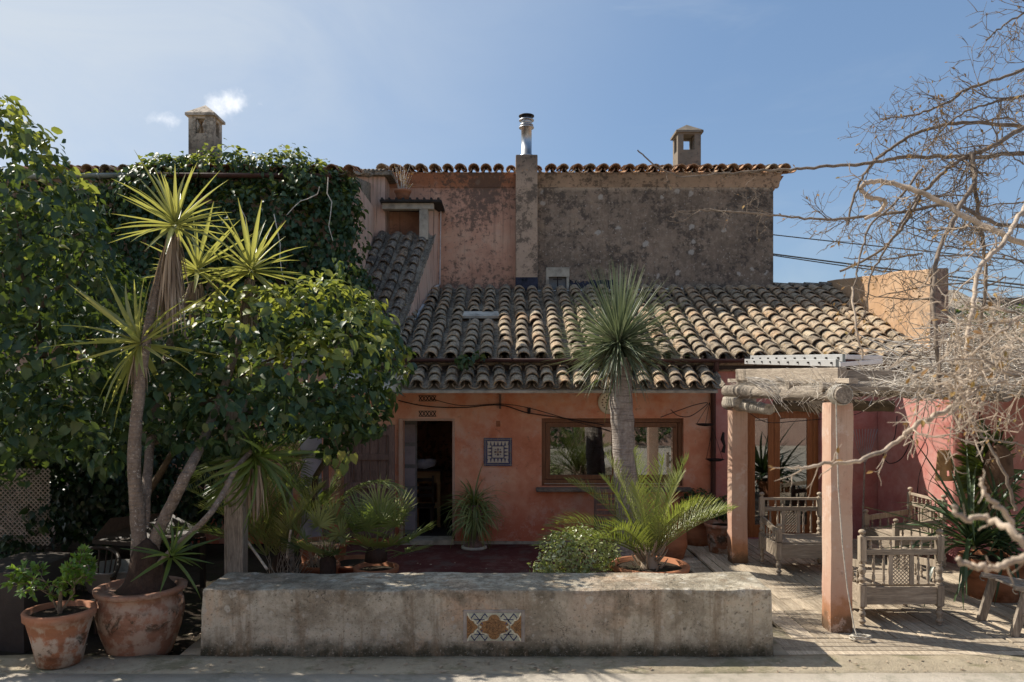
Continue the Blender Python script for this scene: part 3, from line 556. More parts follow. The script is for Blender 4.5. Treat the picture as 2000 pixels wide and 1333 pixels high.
# main roof
D0, Z0, D1, Z1 = 12.93, 3.10, 17.0, 4.84; SL = math.atan2(Z1-Z0, D1-D0); RXL, RXR = -1.95, 7.24
b = MB(); b.prism([(-6.7, D0+.05, Z0), (-6.7, D1, Z1), (-6.7, D1, Z1-.2), (-6.7, 13.5, 2.96), (-6.7, 13.15, 2.96)], (16.7, 0, 0)); b.build('roof', 'channel_tile', house)
b = MB(); b.box(-2.2, 9.9, D0+.10, D0+.22, Z0-.11, Z0-.0); b.build('eave_board', 'dark_furniture', house)
def tile_field(parent, eave_fn, up_fn, ncol, nrow, mat, name='roof_tile', limit=300, pitch=0.31, lift=0.055, step=0.3, skip=None, channel=True, jit=1.0, sc=1.0, restname='upper_roof_tiles', cmat='channel_tile'):
    ms, cs, sc_ = [], [], []
    for i in range(ncol):
        for j in range(nrow):
            p = eave_fn(i); d, nrm, s0 = up_fn(i); q = p + d*(j*step + (random.uniform(-.03, .03) + .02*math.sin(i*3.7)*min(1, j))*jit)
            if not (skip and skip(i, j, q)):
                xax = d.cross(nrm).normalized(); off = xax*random.uniform(-.020, .020)*jit
                dd = (d - nrm*0.085 + xax*random.uniform(-.05, .05)*jit + nrm*random.uniform(-.012, .012)*jit).normalized()
                ms.append(frames([q + nrm*(lift+.028) + off], [dd], [nrm], np.full((1, 3), sc*random.uniform(.96, 1.04)))[0]); sc_.append(-j + (0.001*i))
            if channel:
                qc = p + d*(j*step+.05) + d.cross(nrm).normalized()*(s0*0.5)
                dd = (d - nrm*0.045).normalized(); M_ = frames([qc + nrm*(lift+.062)], [dd], [-nrm], np.full((1, 3), sc*.98))[0]; cs.append(M_)
    pieces(name, TILE, ms, mat, parent, limit, sc_, restname)
    if channel and cs:
        me = inst_mesh('channel_tiles', *TILE, cs, cmat); o = bpy.data.objects.new('channel_tiles', me); COL.objects.link(o); adopt(o, parent); o['kind'] = 'stuff'
dm = Vector((0, math.cos(SL), math.sin(SL))); nm = Vector((0, -math.sin(SL), math.cos(SL)))
NC = 30; SP = (RXR-RXL)/NC
gap = lambda i, j, q: (i in (4, 5) and j in (6, 7))
tile_field(house, lambda i: Vector((RXL+.12+i*SP + .01*math.sin(i*2.1), D0-.02+.012*math.sin(i*5), Z0)), lambda i: (dm, nm, SP), NC, 14, 'clay_tile', skip=gap, sc=1.13, restname='upper_roof_tiles')
q = Vector((RXL+.12+4.5*SP, D0, Z0)) + dm*2.1 + nm*.10
b = MB(); b.prism([q+Vector((-.36, 0, 0)), q+Vector((.36, 0, 0)), q+Vector((.33, 0, 0))+dm*.3, q+Vector((-.33, 0, 0))+dm*.3], nm*.05); b.build('skylight', 'white_cement', house)
# ridge tiles right of the tall wall
for i in range(5):
    o = MB().add(*TILE[:2], True).build('ridge_tile', 'mossy_tile', house); o.matrix_basis = Matrix.Translation((5.95+i*.34, D1-.02, Z1+.06+random.uniform(-.01, .02))) @ Matrix.Rotation(R(-90), 4, 'Z')
# gutters and pipe
def half_pipe(b, a, c, r, n=8):
    a, c = Vector(a), Vector(c); vs = []
    for p in (a, c):
        for rr in (r, r-.006):
            for k in range(n+1):
                t = math.pi*k/n; vs.append(p+Vector((0, -rr*math.cos(t), -rr*math.sin(t))))
    m = n+1
    for k in range(n): b.f += [] 
    b.add(vs, [(k, k+1, 2*m+k+1, 2*m+k) for k in range(n)] + [(m+k, 3*m+k, 3*m+k+1, m+k+1) for k in range(n)] + [(0, 2*m, 3*m, m), (n, m+n, 3*m+n, 2*m+n)] + [(k, m+k, m+k+1, k+1) for k in range(n)] + [(2*m+k, 2*m+k+1, 3*m+k+1, 3*m+k) for k in range(n)], True)
    return b
gz = PZ(700, D0-.06)
g = half_pipe(MB(), (wx(775), D0-.08, gz), (9.3, D0-.08, gz-.02), .062).build('gutter', 'gutter_paint', house)
for i, px in enumerate((800, 908, 1000, 1090, 1330, 1450, 1560, 1680)):
    xx = PX(px, D0-.08); half_pipe(MB(), (xx-.02, D0-.08, gz+.003), (xx+.02, D0-.08, gz+.003), .069).build('gutter_joint', 'gutter_paint', g)
b = MB(); px = wx(1391); b.tube([(px-.02, D0-.07, gz-.03), (px-.02, D0-.07, gz-.14), (px, W-.07, gz-.38), (px, W-.06, .1)], .045, 12); b.build('downpipe', 'gutter_paint', house)
# porch roof over the door and window
pd0, pz0, pd1, pz1 = 12.42, PZ(761, 12.42), 13.17, PZ(719, 13.17); sl = math.atan2(pz1-pz0, pd1-pd0); dp = Vector((0, math.cos(sl), math.sin(sl))); np_ = Vector((0, -math.sin(sl), math.cos(sl)))
xl, xr = PX(772, pd0), PX(1408, pd0); n = 20; sp = (xr-xl)/n
MB().prism([(xl-1.0, pd0+.03, pz0-.015), (xl-1.0, pd1, pz1-.02), (xl-1.0, pd1, pz1-.1), (xl-1.0, pd0+.03, pz0-.055)], (xr-xl+.96, 0, 0)).build('porch_slab', 'pale_cement', house)
tile_field(house, lambda i: Vector((xl+.1+i*sp, pd0, pz0)), lambda i: (dp, np_, sp), n, 3, 'clay_tile', name='porch_tile', pitch=sp, lift=.035, step=.28, sc=1.02, restname='porch_tiles', limit=300)
# upper end wall beside the roof (parapet running back)
par = thing('parapet_wall', 'sandy sunlit gable wall along the right edge of the tiled roof', 'wall', (7.4, 13, 0))
b = MB(); zt0, zt1 = PZ(523, 13.0), PZ(548, 17.2)
nseg = 10; pts = [(7.22, 13.0+i*.42, zt0+(zt1-zt0)*i/nseg+random.uniform(-.02, .02)) for i in range(nseg+1)]
b.prism([Vector(p) for p in pts] + [Vector((7.22, 17.2, 0)), Vector((7.22, 13.0, 0))], (.26, 0, 0)); b.build('wall', 'sandy_plaster', par, bevel=.015)
MB().box(7.20, 7.50, 12.97, 13.0, 0, zt0-.01).build('shaded_end_sheet', 'dark_render', par)  # dark sheet on the gable end puts its shade into the colour
# ------------------------------------------------ tall house behind
U = 17.0; ux = lambda px: PX(px, U); uz = lambda py: PZ(py, U)
tall = thing('tall_house', 'tall old house behind the tiled roof, pink and blackened render under a scalloped tile eave', 'house', (2, 17, 0))
xb0, xb1 = ux(1007), ux(1049); ztop = uz(343); EX0, EX1 = ux(748), ux(1510)
o = MB().box(EX0-.6, xb0+.02, U, U+5, 0, ztop).build('wall', 'pink_plaster', tall); o['label'] = 'pink lichen-speckled wall left of the buttress'
WH = (ux(1072), ux(1106), uz(567), uz(527))
o = wall_holes(MB(), xb1-.02, EX1, 0, ztop, U-.01, 0.4, [WH]).build('wall', 'dark_render', tall); o['label'] = 'blackened stony wall right of the buttress'
MB().box(xb1-.02, EX1, U+.42, U+5, 0, ztop).build('back_block', 'dark_render', tall)
o = MB().box(xb0, xb1, U-.28, U+.1, 3.5, uz(309)).build('buttress', 'buttress_plaster', tall, bevel=.02)
o = MB().box(xb0-.006, xb1+.006, U-.286, U-.02, uz(572), uz(545)).build('painted_band', 'blue_paint', tall)
b = MB(); 
for i in range(26):
    a = ux(1112+i*3.6); b.box(a, a+.042, U-.016, U-.008, uz(572), uz(549+random.uniform(-3, 5)-(3 if 8 < i < 20 else 0)))
b.build('painted_band', 'blue_paint', tall)
b = MB(); b.box(WH[0]-.07, WH[0], U-.03, U+.1, WH[2], WH[3]+.02); b.box(WH[1], WH[1]+.06, U-.03, U+.1, WH[2], WH[3]+.02); b.box(WH[0]-.06, WH[1]+.07, U-.035, U+.1, WH[3]-.16, WH[3]+.05)
wf = b.build('window', 'pale_cement', tall, bevel=.01); MB().box(WH[0]+.004, WH[1]-.004, U+.08, U+.1, WH[2], WH[3]-.165).build('pane', 'grey_paint', wf)
b = MB(); c = (WH[0]+WH[1])/2; b.box(c-.012, c+.012, U-.01, U+.01, WH[2], WH[3]-.05); b.box(c-.1, c+.1, U-.008, U+.008, WH[3]-.22, WH[3]-.2); b.build('iron_bar', 'iron', wf)
# eave cove, slab and tiles (ordinary barrel tiles laid down a shallow slope)
b = MB()
for (a, c, m_) in ((EX0-.02, xb0, 'pot_rim'), (xb1, EX1+.12, 'pale_cement')):
    MB().prism([(a, U-.02, ztop-.26), (a, U-.06, ztop-.2), (a, U-.2, ztop-.02), (a, U-.2, ztop+.02), (a, U+.1, ztop+.05), (a, U+.1, ztop-.26)], (c-a, 0, 0)).build('eave_cove', 'buttress_plaster' if m_ == 'pale_cement' else 'pink_plaster', tall)
usl = R(13); du = Vector((0, math.cos(usl), math.sin(usl))); nu = Vector((0, -math.sin(usl), math.cos(usl)))
spu = 25/F*U; nu_c = int((EX1+.2-EX0)/spu)
inb = lambda i, j, q: xb0-.10 < q.x < xb1+.10 and j < 2
tile_field(tall, lambda i: Vector((EX0+.02+i*spu, U-.32, ztop-.01)), lambda i: (du, nu, spu), nu_c+1, 3, 'eave_clay', name='eave_tile', lift=.035, cmat='eave_clay', sc=1.1, skip=inb, restname='eave_tiles')
b = MB().prism([(EX0-.3, U-.15, ztop+.02), (EX0-.3, U+5, ztop+1.1), (EX0-.3, U+5, ztop)], (EX1+.2-EX0, 0, 0)); b.build('roof', 'channel_tile', tall)
# verge moulding at the right end
MB().prism([(EX1, U, ztop-.36), (EX1+.22, U-.05, ztop-.02), (EX1, U-.05, ztop+.0)], (0, 5, 0)).build('verge', 'red_tile', tall)
# steel flue on the buttress
xc = (xb0+xb1)/2; zb = uz(309); fl = MB().lathe([(.0, zb), (.15, zb), (.15, zb+.03), (.115, zb+.035), (.115, zb+.66), (.12, zb+.66), (.12, zb+.9), (.0, zb+.9)], (xc, U-.1, 0), 20).build('steel_flue', 'steel', tall)
for z_, r_ in ((.64, .165), (.69, .15), (.80, .165)): MB().lathe([(.1, zb+z_), (r_, zb+z_-.01), (r_, zb+z_+.01), (.1, zb+z_+.05)], (xc, U-.1, 0), 20).build('flue_collar', 'steel', fl)
MB().lathe([(.0, zb+.90), (.17, zb+.885), (.17, zb+.905), (.0, zb+.935)], (xc, U-.1, 0), 20).build('flue_cap', 'iron', fl)
def chimney(name, parent, px0, px1, pyt, pyb, D, mat, eave, label, open_, zlow):
    x0, x1 = PX(px0, D), PX(px1, D); w = x1-x0; zt = PZ(pyt, D); z1 = PZ(eave, D); wth = .11
    o0, o1, oz0, oz1 = [PX(open_[0], D), PX(open_[1], D), PZ(open_[3], D), PZ(open_[2], D)]
    b = MB(); wall_holes(b, x0, x1, zlow, z1, D, wth, [(o0, o1, oz0, oz1)]); wall_holes(b, x0, x1, zlow, z1, D+w-wth, wth, [(o0, o1, oz0, oz1)])
    m = (o1-o0)/2; yc = D+w/2
    for xx in (x0+.001, x1-wth-.001):
        for (ya, yb, za, zb_) in ((D+wth, yc-m, zlow, z1), (yc+m, D+w-wth, zlow, z1), (yc-m, yc+m, zlow, oz0), (yc-m, yc+m, oz1, z1)): b.box(xx, xx+wth, ya, yb, za, zb_)
    c = b.build('chimney', mat, parent); c['label'] = label
    e = .05; zt += .12; b = MB(); b.box(x0-e, x1+e, D-e, D+w+e, z1, z1+.05); P4 = [(x0-e, D-e), (x1+e, D-e), (x1+e, D+w+e), (x0-e, D+w+e)]
    vs = [(p[0], p[1], z1+.05) for p in P4] + [((x0+x1)/2, yc, zt)]; b.add(vs, [(0, 1, 4), (1, 2, 4), (2, 3, 4), (3, 0, 4)]); b.build('chimney_cap', mat, c)
    return c
chimney('chimney', tall, 1324, 1369, 246, 335, 18.0, 'old_chimney_render', 259, 'dark weathered chimney with a square opening showing sky', (1335, 1357, 262, 292), 7.0)
# ------------------------------------------------ stair wing with its steep tile run
st = thing('stair_wing', 'pink stair wing with a steep run of dark tiles under a small canopy', 'house', (-2, 15.5, 0))
SW = 16.35; MB().box(PX(600, SW), PX(752, SW), SW, U-.004, 0, PZ(345, SW)).build('wall', 'streaked_plaster', st)
b = MB(); b.box(PX(640, SW), PX(765, SW)+.02, SW-.16, U, PZ(345, SW), PZ(337, SW)); b.build('eave_slab', 'channel_tile', st)
for i in range(15):
    o = MB().add(*TILE[:2], True).build('eave_tile', 'mossy_tile', st); o.matrix_basis = Matrix.Translation((PX(648+i*7.6, SW), SW-.12, PZ(337, SW)-.03)) @ Matrix.Rotation(R(68), 4, 'Z') @ Matrix.Scale(.7, 4)
b = MB(); b.box(PX(684, SW)-.6, PX(691, SW), SW-.03, SW+.02, 3, PZ(432, SW)); b.build('window_frame', 'orange_wood', st); MB().box(PX(691, SW)+.002, PX(704, SW), SW-.02, SW+.02, 3, PZ(455, SW)).build('shutter_strip', 'white_cement', st)
T0, T1, B0, B1 = P(838, 463, 16.5), P(762, 672, 13.6), P(856, 572, 17.0), P(783, 680, 13.85)
B0.z -= .35; B1.z -= .35
b = MB(); b.prism([P(857, 408, 17.0), P(838, 408, 16.5), T0, T1, B1, B0], (-.14, 0.02, 0)); b.build('side_wall', 'streaked_plaster', st)
ds = (T1-T0).normalized()*-1; wr = Vector((-1, -.12, 0)).normalized(); ns = wr.cross(ds).normalized(); ns = ns if ns.z > 0 else -ns
b = MB(); ww = 1.25; b.prism([T0+wr*.12, T0+wr*ww, T1+wr*ww, T1+wr*.12], -ns*.35); b.build('roof_slab', 'channel_tile', st)
tile_field(st, lambda i: T1 + wr*(.09+i*.295) + ns*.0, lambda i: (ds, ns, .295), 4, 12, 'mossy_tile', lift=.05, step=.31, restname='roof_tiles')
cd = 16.3; MB().box(PX(745, cd), PX(861, cd)+.03, cd-.25, U, PZ(399, cd), PZ(395, cd)).build('canopy', 'roof_felt', st)
for i in range(9): MB().tube([(PX(750+i*13.5, cd), cd-.27, PZ(394, cd)), (PX(750+i*13.5, cd), U, PZ(394, cd))], .03, 6).build('corrugation', 'roof_felt', st)
MB().box(PX(748, cd), PX(848, cd), cd-.14, cd+.05, PZ(411, cd), PZ(399, cd)-.003).build('canopy_beam', 'pale_cement', st, bevel=.01)
MB().box(PX(820, cd), PX(837, cd), cd-.13, cd+.04, PZ(470, cd), PZ(411, cd)-.003).build('canopy_post', 'pale_cement', st, bevel=.01)
b = MB(); b.tube([P(857, 408, 17)+Vector((.05, -.05, 0)), P(857, 556, 16.95)+Vector((.03, -.08, 0)), P(850, 562, 16.6), P(822, 605, 15.4), P(787, 655, 14.0), P(778, 668, 13.7)], [.012, .012, .04, .04, .04, .04], 8); b.build('rain_pipe', 'white_plastic', st)
b = MB(); b.tube([P(857, 573, 16.9), P(1000, 569, 16.85), P(1180, 567, 16.85), P(1380, 563, 16.85)], .018, 6); b.build('wall_pipe', 'white_plastic', tall)
b = MB(); b.tube([P(1180, 569, 16.7), P(1210, 576, 16.4), P(1300, 578, 16.3), P(1400, 571, 16.5), P(1470, 566, 16.6), P(1560, 563, 16.6)], .025, 6); tag(b.build('hose', 'black_rubber'), 'black pipe lying along the top of the tiled roof', 'hose')
# ------------------------------------------------ ivy clad house on the left
iv = thing('ivy_clad_house', 'house on the left almost hidden by ivy, with tile eave, gutter and tall chimney', 'house', (-6, 14, 0))
IW = 14.0; MB().box(-13, PX(690, IW), IW, 20, 0, PZ(350, IW)).build('wall', 'streaked_plaster', iv)
MB().prism([(-13, IW-.3, PZ(345, IW)), (-13, 20, PZ(345, IW)+1.2), (-13, 20, PZ(345, IW))], (PX(680, IW)+13, 0, 0)).build('roof', 'channel_tile', iv)
sli = R(12); di = Vector((0, math.cos(sli), math.sin(sli))); ni = Vector((0, -math.sin(sli), math.cos(sli)))
tile_field(iv, lambda i: Vector((PX(40, 13.7)+i*.31, IW-.38, PZ(342, 13.6))), lambda i: (di, ni, .31), 20, 3, 'red_tile', name='eave_tile', lift=.06, restname='eave_tiles')
g = half_pipe(MB(), (PX(-60, 13.5), 13.5, PZ(343, 13.5)), (PX(275, 13.5), 13.5, PZ(339, 13.5)), .075).build('gutter', 'gutter_grey', iv)
half_pipe(MB(), (PX(278, 13.5), 13.5, PZ(339, 13.5)), (PX(648, 13.5), 13.5, PZ(341, 13.5)), .07).build('gutter', 'gutter_paint', iv)
for px in (195, 245): half_pipe(MB(), (PX(px, 13.5)-.02, 13.5, PZ(341, 13.5)), (PX(px, 13.5)+.02, 13.5, PZ(341, 13.5)), .083).build('gutter_joint', 'gutter_grey', g)
D = 14.6; c = chimney('chimney', iv, 368, 416, 209, 340, D, 'chimney_render', 226, 'tall beige chimney with pointed cap and keyhole shaped opening', (382, 401, 231, 260), 6.5)
x0, x1 = PX(384, D), PX(400, D); b = MB()
for s, e in ((x0, 1), (x1, -1)): b.prism([(s, D+.002, PZ(258, D)), (s, D+.002, PZ(232, D)), (s+e*.055, D+.002, PZ(244, D))], (0, .1, 0))
b.build('opening_trim', 'chimney_render', c)
# far things at the right: dark wall and power lines
MB().box(PX(1835, 19), 22, 19, 19.3, 0, PZ(581, 19)).build('boundary_wall', 'dark_render'); tag(bpy.data.objects['boundary_wall'], 'long dark boundary wall beyond the roof at the right edge', 'wall')
for k, (a, b_) in enumerate((((1480, 455), (2030, 512)), ((1480, 492), (2030, 560)), ((1480, 494), (2030, 566)))):
    pts = []
    for i in range(13):
        t = i/12; p = P(a[0]+(b_[0]-a[0])*t, a[1]+(b_[1]-a[1])*t + 4*4*t*(1-t)*(.4 if k < 2 else .9), 24-6*t); pts.append(p)
    tag(MB().tube(pts, .018 if k != 1 else .024, 6).build('power_cable', 'black_rubber'), ['uppermost thin black cable crossing the sky right of the tall house', 'thickest black cable, in the middle of the three in the sky', 'lowest and thinnest of the three black cables in the sky'][k], 'cable', 'overhead cables')
# garden wall behind the viewpoint (what the windows mirror), made tall and pale to bounce light
gw = MB(); gw.box(-16, 16, -7.4, -7.1, -.1, 6.8); gw.box(-16, 16, -7.46, -7.04, 6.8, 6.9); tag(gw.build('garden_wall', 'garden_wall_plaster'), 'tall sunlit pale pink wall across the court, seen mirrored in the window', 'wall')
# ------------------------------------------------ plants: helpers
from mathutils import noise as mn
def blade(L, w, bend, n=6, fold=0.35, base=0.65, bell=0.3):
    """sword leaf in metres along +y, bending towards -z"""
    v = []; f = []
    for i in range(n):
        t = i/(n-1); ww = w*(base+(1-base)*min(1, t/bell))*(1-t**2.5)/2 if i < n-1 else 0.0015
        a = bend*t; y = L*(math.sin(a)/bend if bend > .05 else t); z = -L*((1-math.cos(a))/bend if bend > .05 else 0)
        v += [(-ww, y, z+ww*fold), (0, y, z-ww*fold), (ww, y, z+ww*fold)]
    for i in range(n-1): a = 3*i; f += [(a, a+1, a+4, a+3), (a+1, a+2, a+5, a+4)]
    return v, f, [True]*len(f)
def unit(a): return a/np.maximum(np.linalg.norm(a, axis=1, keepdims=True), 1e-9)
def leaf_shell(blobs, n, size, seed, lump=0.30, shell=0.22, droop=0.9, out=0.35, lumpf=1.6, cull=0.72, stick=0.04, szvar=0.3):
    """leaf matrices over the skins of a group of ellipsoids (world coordinates)"""
    rs = np.random.RandomState(seed); B = []
    for (px, py, D, rx, ry, rz) in blobs:
        c = P(px, py, D); B.append((c.x, c.y, c.z, rx, ry, rz))
    B = np.array(B); area = (B[:, 3]*B[:, 5]+B[:, 3]*B[:, 4]+B[:, 4]*B[:, 5]); pick = rs.choice(len(B), n, p=area/area.sum())
    u = unit(rs.normal(size=(n, 3))); b = B[pick]
    r = 1 - np.abs(rs.normal(size=n))*shell; r[rs.rand(n) < stick] += rs.rand()*0.25
    pos0 = b[:, :3] + u*b[:, 3:]
    lum = np.array([mn.noise(Vector(p)*lumpf) + 0.5*mn.noise(Vector(p)*lumpf*2.7) for p in pos0]); r = r*(1+lum*lump*1.6)
    pos = b[:, :3] + u*b[:, 3:]*r[:, None]; nrm = unit(u/b[:, 3:])
    keep = np.ones(n, bool)
    for k in range(len(B)):
        q = (pos-B[k, :3])/B[k, 3:]; keep &= ~((np.linalg.norm(q, axis=1) < cull) & (pick != k))
    pos, nrm, r = pos[keep], nrm[keep], r[keep]; m = len(pos)
    up = np.array([0, 0, 1.0]); ln = unit(nrm*0.75 + up*0.4 + rs.normal(size=(m, 3))*0.38)
    tip = unit(-up*droop + nrm*out + rs.normal(size=(m, 3))*0.42); tip = tip - ln*np.sum(tip*ln, axis=1, keepdims=True)
    sc = size*(1+(rs.rand(m)-.5)*2*szvar); M_ = frames(pos, tip, ln, sc)
    cam_p = np.array([0, 0, CH]); d = np.linalg.norm(pos-cam_p, axis=1); view = unit(cam_p-pos)
    score = sc/d*(0.3+np.clip(np.sum(view*nrm, axis=1), 0, 1))*np.clip(r, 0, 1.05)**3
    return M_, nrm, score, pos
def stems(b, pts, r0, r1, n=6, wob=0.06, seg=5):
    out = []
    for i in range(len(pts)-1):
        for k in range(seg):
            t = k/seg; p = pts[i].lerp(pts[i+1], t); out.append(p+Vector([random.uniform(-wob, wob) for _ in range(3)]))
    out.append(pts[-1]); m = len(out); b.tube(out, [r0+(r1-r0)*i/(m-1) for i in range(m)], n); return b
# ------------------------------------------------ the great vine at the left
vine = thing('climbing_vine', 'huge dark green broad-leaved vine spreading over the left half of the terrace', 'vine', (-4, 8.8, 0))
VB = [(-10, 275, 8.6, .35, .5, .5), (25, 330, 8.6, .55, .7, .55), (60, 420, 8.6, .75, .8, .7), (-60, 450, 8.6, 1.0, .9, .9), (110, 500, 8.7, .65, .8, .6), (40, 570, 8.6, .95, .9, .75), (150, 590, 8.8, .65, .8, .55), (205, 560, 9.6, .5, .6, .45),
      (90, 690, 8.5, .95, .9, .6), (195, 700, 8.8, .65, .7, .55), (30, 800, 8.4, .85, .9, .55), (150, 815, 8.3, .5, .6, .45), (-120, 700, 8.6, 1.2, 1.1, 1.0), (-130, 850, 8.4, 1.0, 1.0, .6), (205, 860, 8.2, .22, .3, .3), (228, 905, 8.1, .1, .15, .15),
      (330, 690, 8.9, .65, .8, .42), (440, 650, 9.2, .8, .9, .42), (560, 620, 9.4, .75, .9, .42), (640, 590, 9.6, .42, .6, .32), (690, 650, 9.6, .55, .7, .5), (745, 700, 9.6, .30, .5, .42), (620, 720, 9.0, .85, .9, .55), (500, 740, 8.8, .9, .9, .55),
      (380, 770, 8.6, .7, .8, .48), (300, 800, 8.7, .35, .5, .33), (470, 815, 8.5, .62, .6, .38), (580, 800, 8.7, .7, .7, .35), (690, 770, 9.1, .50, .6, .42), (720, 820, 9.1, .26, .4, .28), (665, 850, 9.1, .2, .35, .22), (640, 880, 9.0, .10, .2, .14), (395, 855, 8.4, .3, .35, .2), (470, 860, 8.4, .25, .35, .16), (675, 520, 9.6, .1, .15, .12),
      (440, 800, 8.2, .5, .45, .42), (420, 720, 8.5, .5, .45, .4), (480, 650, 8.7, .5, .45, .32), (540, 830, 8.3, .45, .45, .22), (370, 840, 8.2, .3, .35, .18), (330, 770, 8.3, .3, .4, .35), (300, 740, 10.2, 1.2, 1.2, .45), (-300, 800, 9.5, 1.6, 2.0, .9), (480, 780, 10.6, 1.3, 1.1, .4), (640, 790, 11.0, .7, 1.0, .4), (100, 800, 10.5, 1.3, 1.2, .6), (-200, 800, 11, 1.5, 1.4, .7)]  # clumps far left, out of view, added to keep the ground below dark
M_, nr, sc, pos = leaf_shell(VB, 26000, 0.112, 11, droop=0.75, lumpf=1.3, szvar=.42)
big = pos[:, 1] < 12
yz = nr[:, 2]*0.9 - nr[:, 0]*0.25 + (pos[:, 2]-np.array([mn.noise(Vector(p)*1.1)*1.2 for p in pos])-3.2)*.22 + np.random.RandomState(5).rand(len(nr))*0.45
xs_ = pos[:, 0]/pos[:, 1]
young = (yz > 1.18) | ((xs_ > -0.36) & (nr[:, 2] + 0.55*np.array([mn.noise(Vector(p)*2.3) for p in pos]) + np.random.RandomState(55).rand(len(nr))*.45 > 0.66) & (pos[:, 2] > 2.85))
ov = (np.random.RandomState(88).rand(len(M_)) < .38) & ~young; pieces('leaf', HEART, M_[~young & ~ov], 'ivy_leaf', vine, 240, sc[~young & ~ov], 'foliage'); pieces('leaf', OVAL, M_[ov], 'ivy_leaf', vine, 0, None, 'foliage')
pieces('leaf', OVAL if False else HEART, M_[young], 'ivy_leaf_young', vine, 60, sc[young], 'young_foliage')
# trailing leafy shoots on the outline
ms = []
for (px, py, D, n_, L) in [(5, 215, 8.5, 12, .5), (45, 240, 8.6, 10, .35), (90, 280, 8.6, 12, .4), (130, 345, 8.6, 10, .35), (30, 200, 8.6, 8, .4), (650, 520, 9.6, 16, .45), (625, 540, 9.6, 12, .35), (700, 570, 9.5, 12, .3), (770, 650, 9.5, 14, .35), (790, 700, 9.5, 10, .3), (175, 400, 8.7, 10, .35), (560, 560, 9.4, 10, .3), (730, 600, 9.6, 10, .35), (650, 690, 8.9, 10, .3)]:
    p = P(px, py, D)
    for k in range(n_):
        q = p + Vector((random.gauss(0, .09), random.gauss(0, .09), random.uniform(-L, .12)*.8)); ms.append(frames([q], [(random.gauss(0, .6), random.gauss(0, .6), -.4)], [(random.gauss(0, .4), -.5, .7)], np.full((1, 3), random.uniform(.07, .13)))[0])
o = bpy.data.objects.new('shoot_foliage', inst_mesh('shoot_foliage', *HEART, ms, 'ivy_leaf_young')); COL.objects.link(o); adopt(o, vine); o['kind'] = 'stuff'
ms = []
for px, py in ((655, 905), (672, 915), (680, 900), (662, 925), (690, 895), (640, 898), (668, 890)):
    ms.append(frames([P(px, py, 8.8)+Vector((0, 0, .05))], [(random.gauss(0, .2), -.1, -1)], [(random.gauss(0, .3), -1, .3)], np.full((1, 3), random.uniform(.10, .15)))[0])
pieces('leaf', HEART, ms, 'ivy_leaf_young', vine)
b = MB()
for (a, c, r0, r1) in [((270, 1000, 9.4), (380, 800, 9.2), .05, .03), ((610, 1000, 10.8), (640, 840, 10.2), .05, .03), ((300, 870, 9), (600, 820, 9.2), .03, .02), ((440, 830, 9), (700, 740, 9.4), .03, .012), ((60, 1000, 11.6), (90, 700, 9.6), .035, .03), ((90, 700, 9.2), (20, 400, 8.8), .05, .02), ((90, 600, 9.0), (170, 480, 8.9), .03, .01), ((600, 780, 9), (665, 890, 8.8), .012, .004), ((380, 800, 9.2), (640, 620, 9.5), .03, .01)]:
    stems(b, [P(*a), P(*c)], r0, r1)
b.build('stem', 'vine_stem', vine)
# ivy over the left house
ivy = thing('ivy', 'mass of small-leaved ivy covering the left house wall up to its gutter', 'ivy', (-5, 13.6, 0))
IB = [(200, 400, 13.6, .7, .4, .5), (300, 370, 13.6, .8, .5, .55), (340, 330, 13.9, .55, .5, .28), (430, 340, 13.8, .8, .5, .42), (540, 335, 13.8, .8, .5, .42), (620, 365, 13.7, .6, .5, .45), (665, 410, 13.6, .4, .4, .5), (690, 360, 13.7, .12, .2, .15), (350, 470, 13.5, 1.1, .4, .9), (480, 450, 13.5, 1.1, .45, .9), (590, 470, 13.5, .95, .45, .9), (655, 500, 13.5, .45, .35, .7), (250, 520, 13.5, 1.0, .4, .9), (690, 560, 13.4, .35, .35, .4), (715, 620, 13.3, .28, .35, .35), (640, 600, 13.4, .7, .35, .6), (750, 660, 13.2, .28, .25, .2), (785, 685, 13.0, .18, .2, .10), (160, 600, 13.5, 1.0, .4, .8), (20, 560, 13.6, 1.3, .4, 1.1), (40, 420, 13.7, 1.2, .4, .7), (500, 600, 13.4, 1.4, .3, .7)]
M_, nr, sc, pos = leaf_shell(IB, 18500, 0.098, 12, droop=0.8, lumpf=2.0, shell=.25)
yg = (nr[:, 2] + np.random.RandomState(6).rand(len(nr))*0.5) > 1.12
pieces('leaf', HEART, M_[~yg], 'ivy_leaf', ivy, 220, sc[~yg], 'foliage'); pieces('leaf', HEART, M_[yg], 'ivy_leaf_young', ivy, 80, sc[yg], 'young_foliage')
b = MB()
for px0, py0, px1, py1 in ((535, 420, 560, 560), (640, 350, 650, 470), (630, 360, 560, 420), (470, 400, 500, 520)):
    stems(b, [P(px0, py0, 13.0), P(px1, py1, 13.0)], .010, .006, 5, .05)
b.build('stem', 'twig_pale', ivy)
lo = thing('ivy', 'dark yellowing ivy hanging on the back wall in the shade beside the white trellis', 'ivy', (-5, 11.5, 0))
M_, nr, sc, pos = leaf_shell([(120, 880, 11.5, .9, .3, .6), (150, 960, 12.4, 1.2, .3, 1.0), (320, 960, 12.6, 1.2, .3, 1.0), (-40, 960, 12.4, 1.2, .3, 1.1), (170, 960, 11.5, .6, .3, .7), (60, 880, 11.2, .6, .3, .35), (240, 940, 11.8, .8, .3, .8), (360, 930, 12.2, 1.0, .3, .9), (20, 1075, 10.6, .25, .2, .2), (80, 1010, 10.7, .22, .15, .25)], 9000, .10, 13)
pieces('leaf', HEART, M_, 'ivy_leaf_dark', lo, 120, sc, 'foliage')
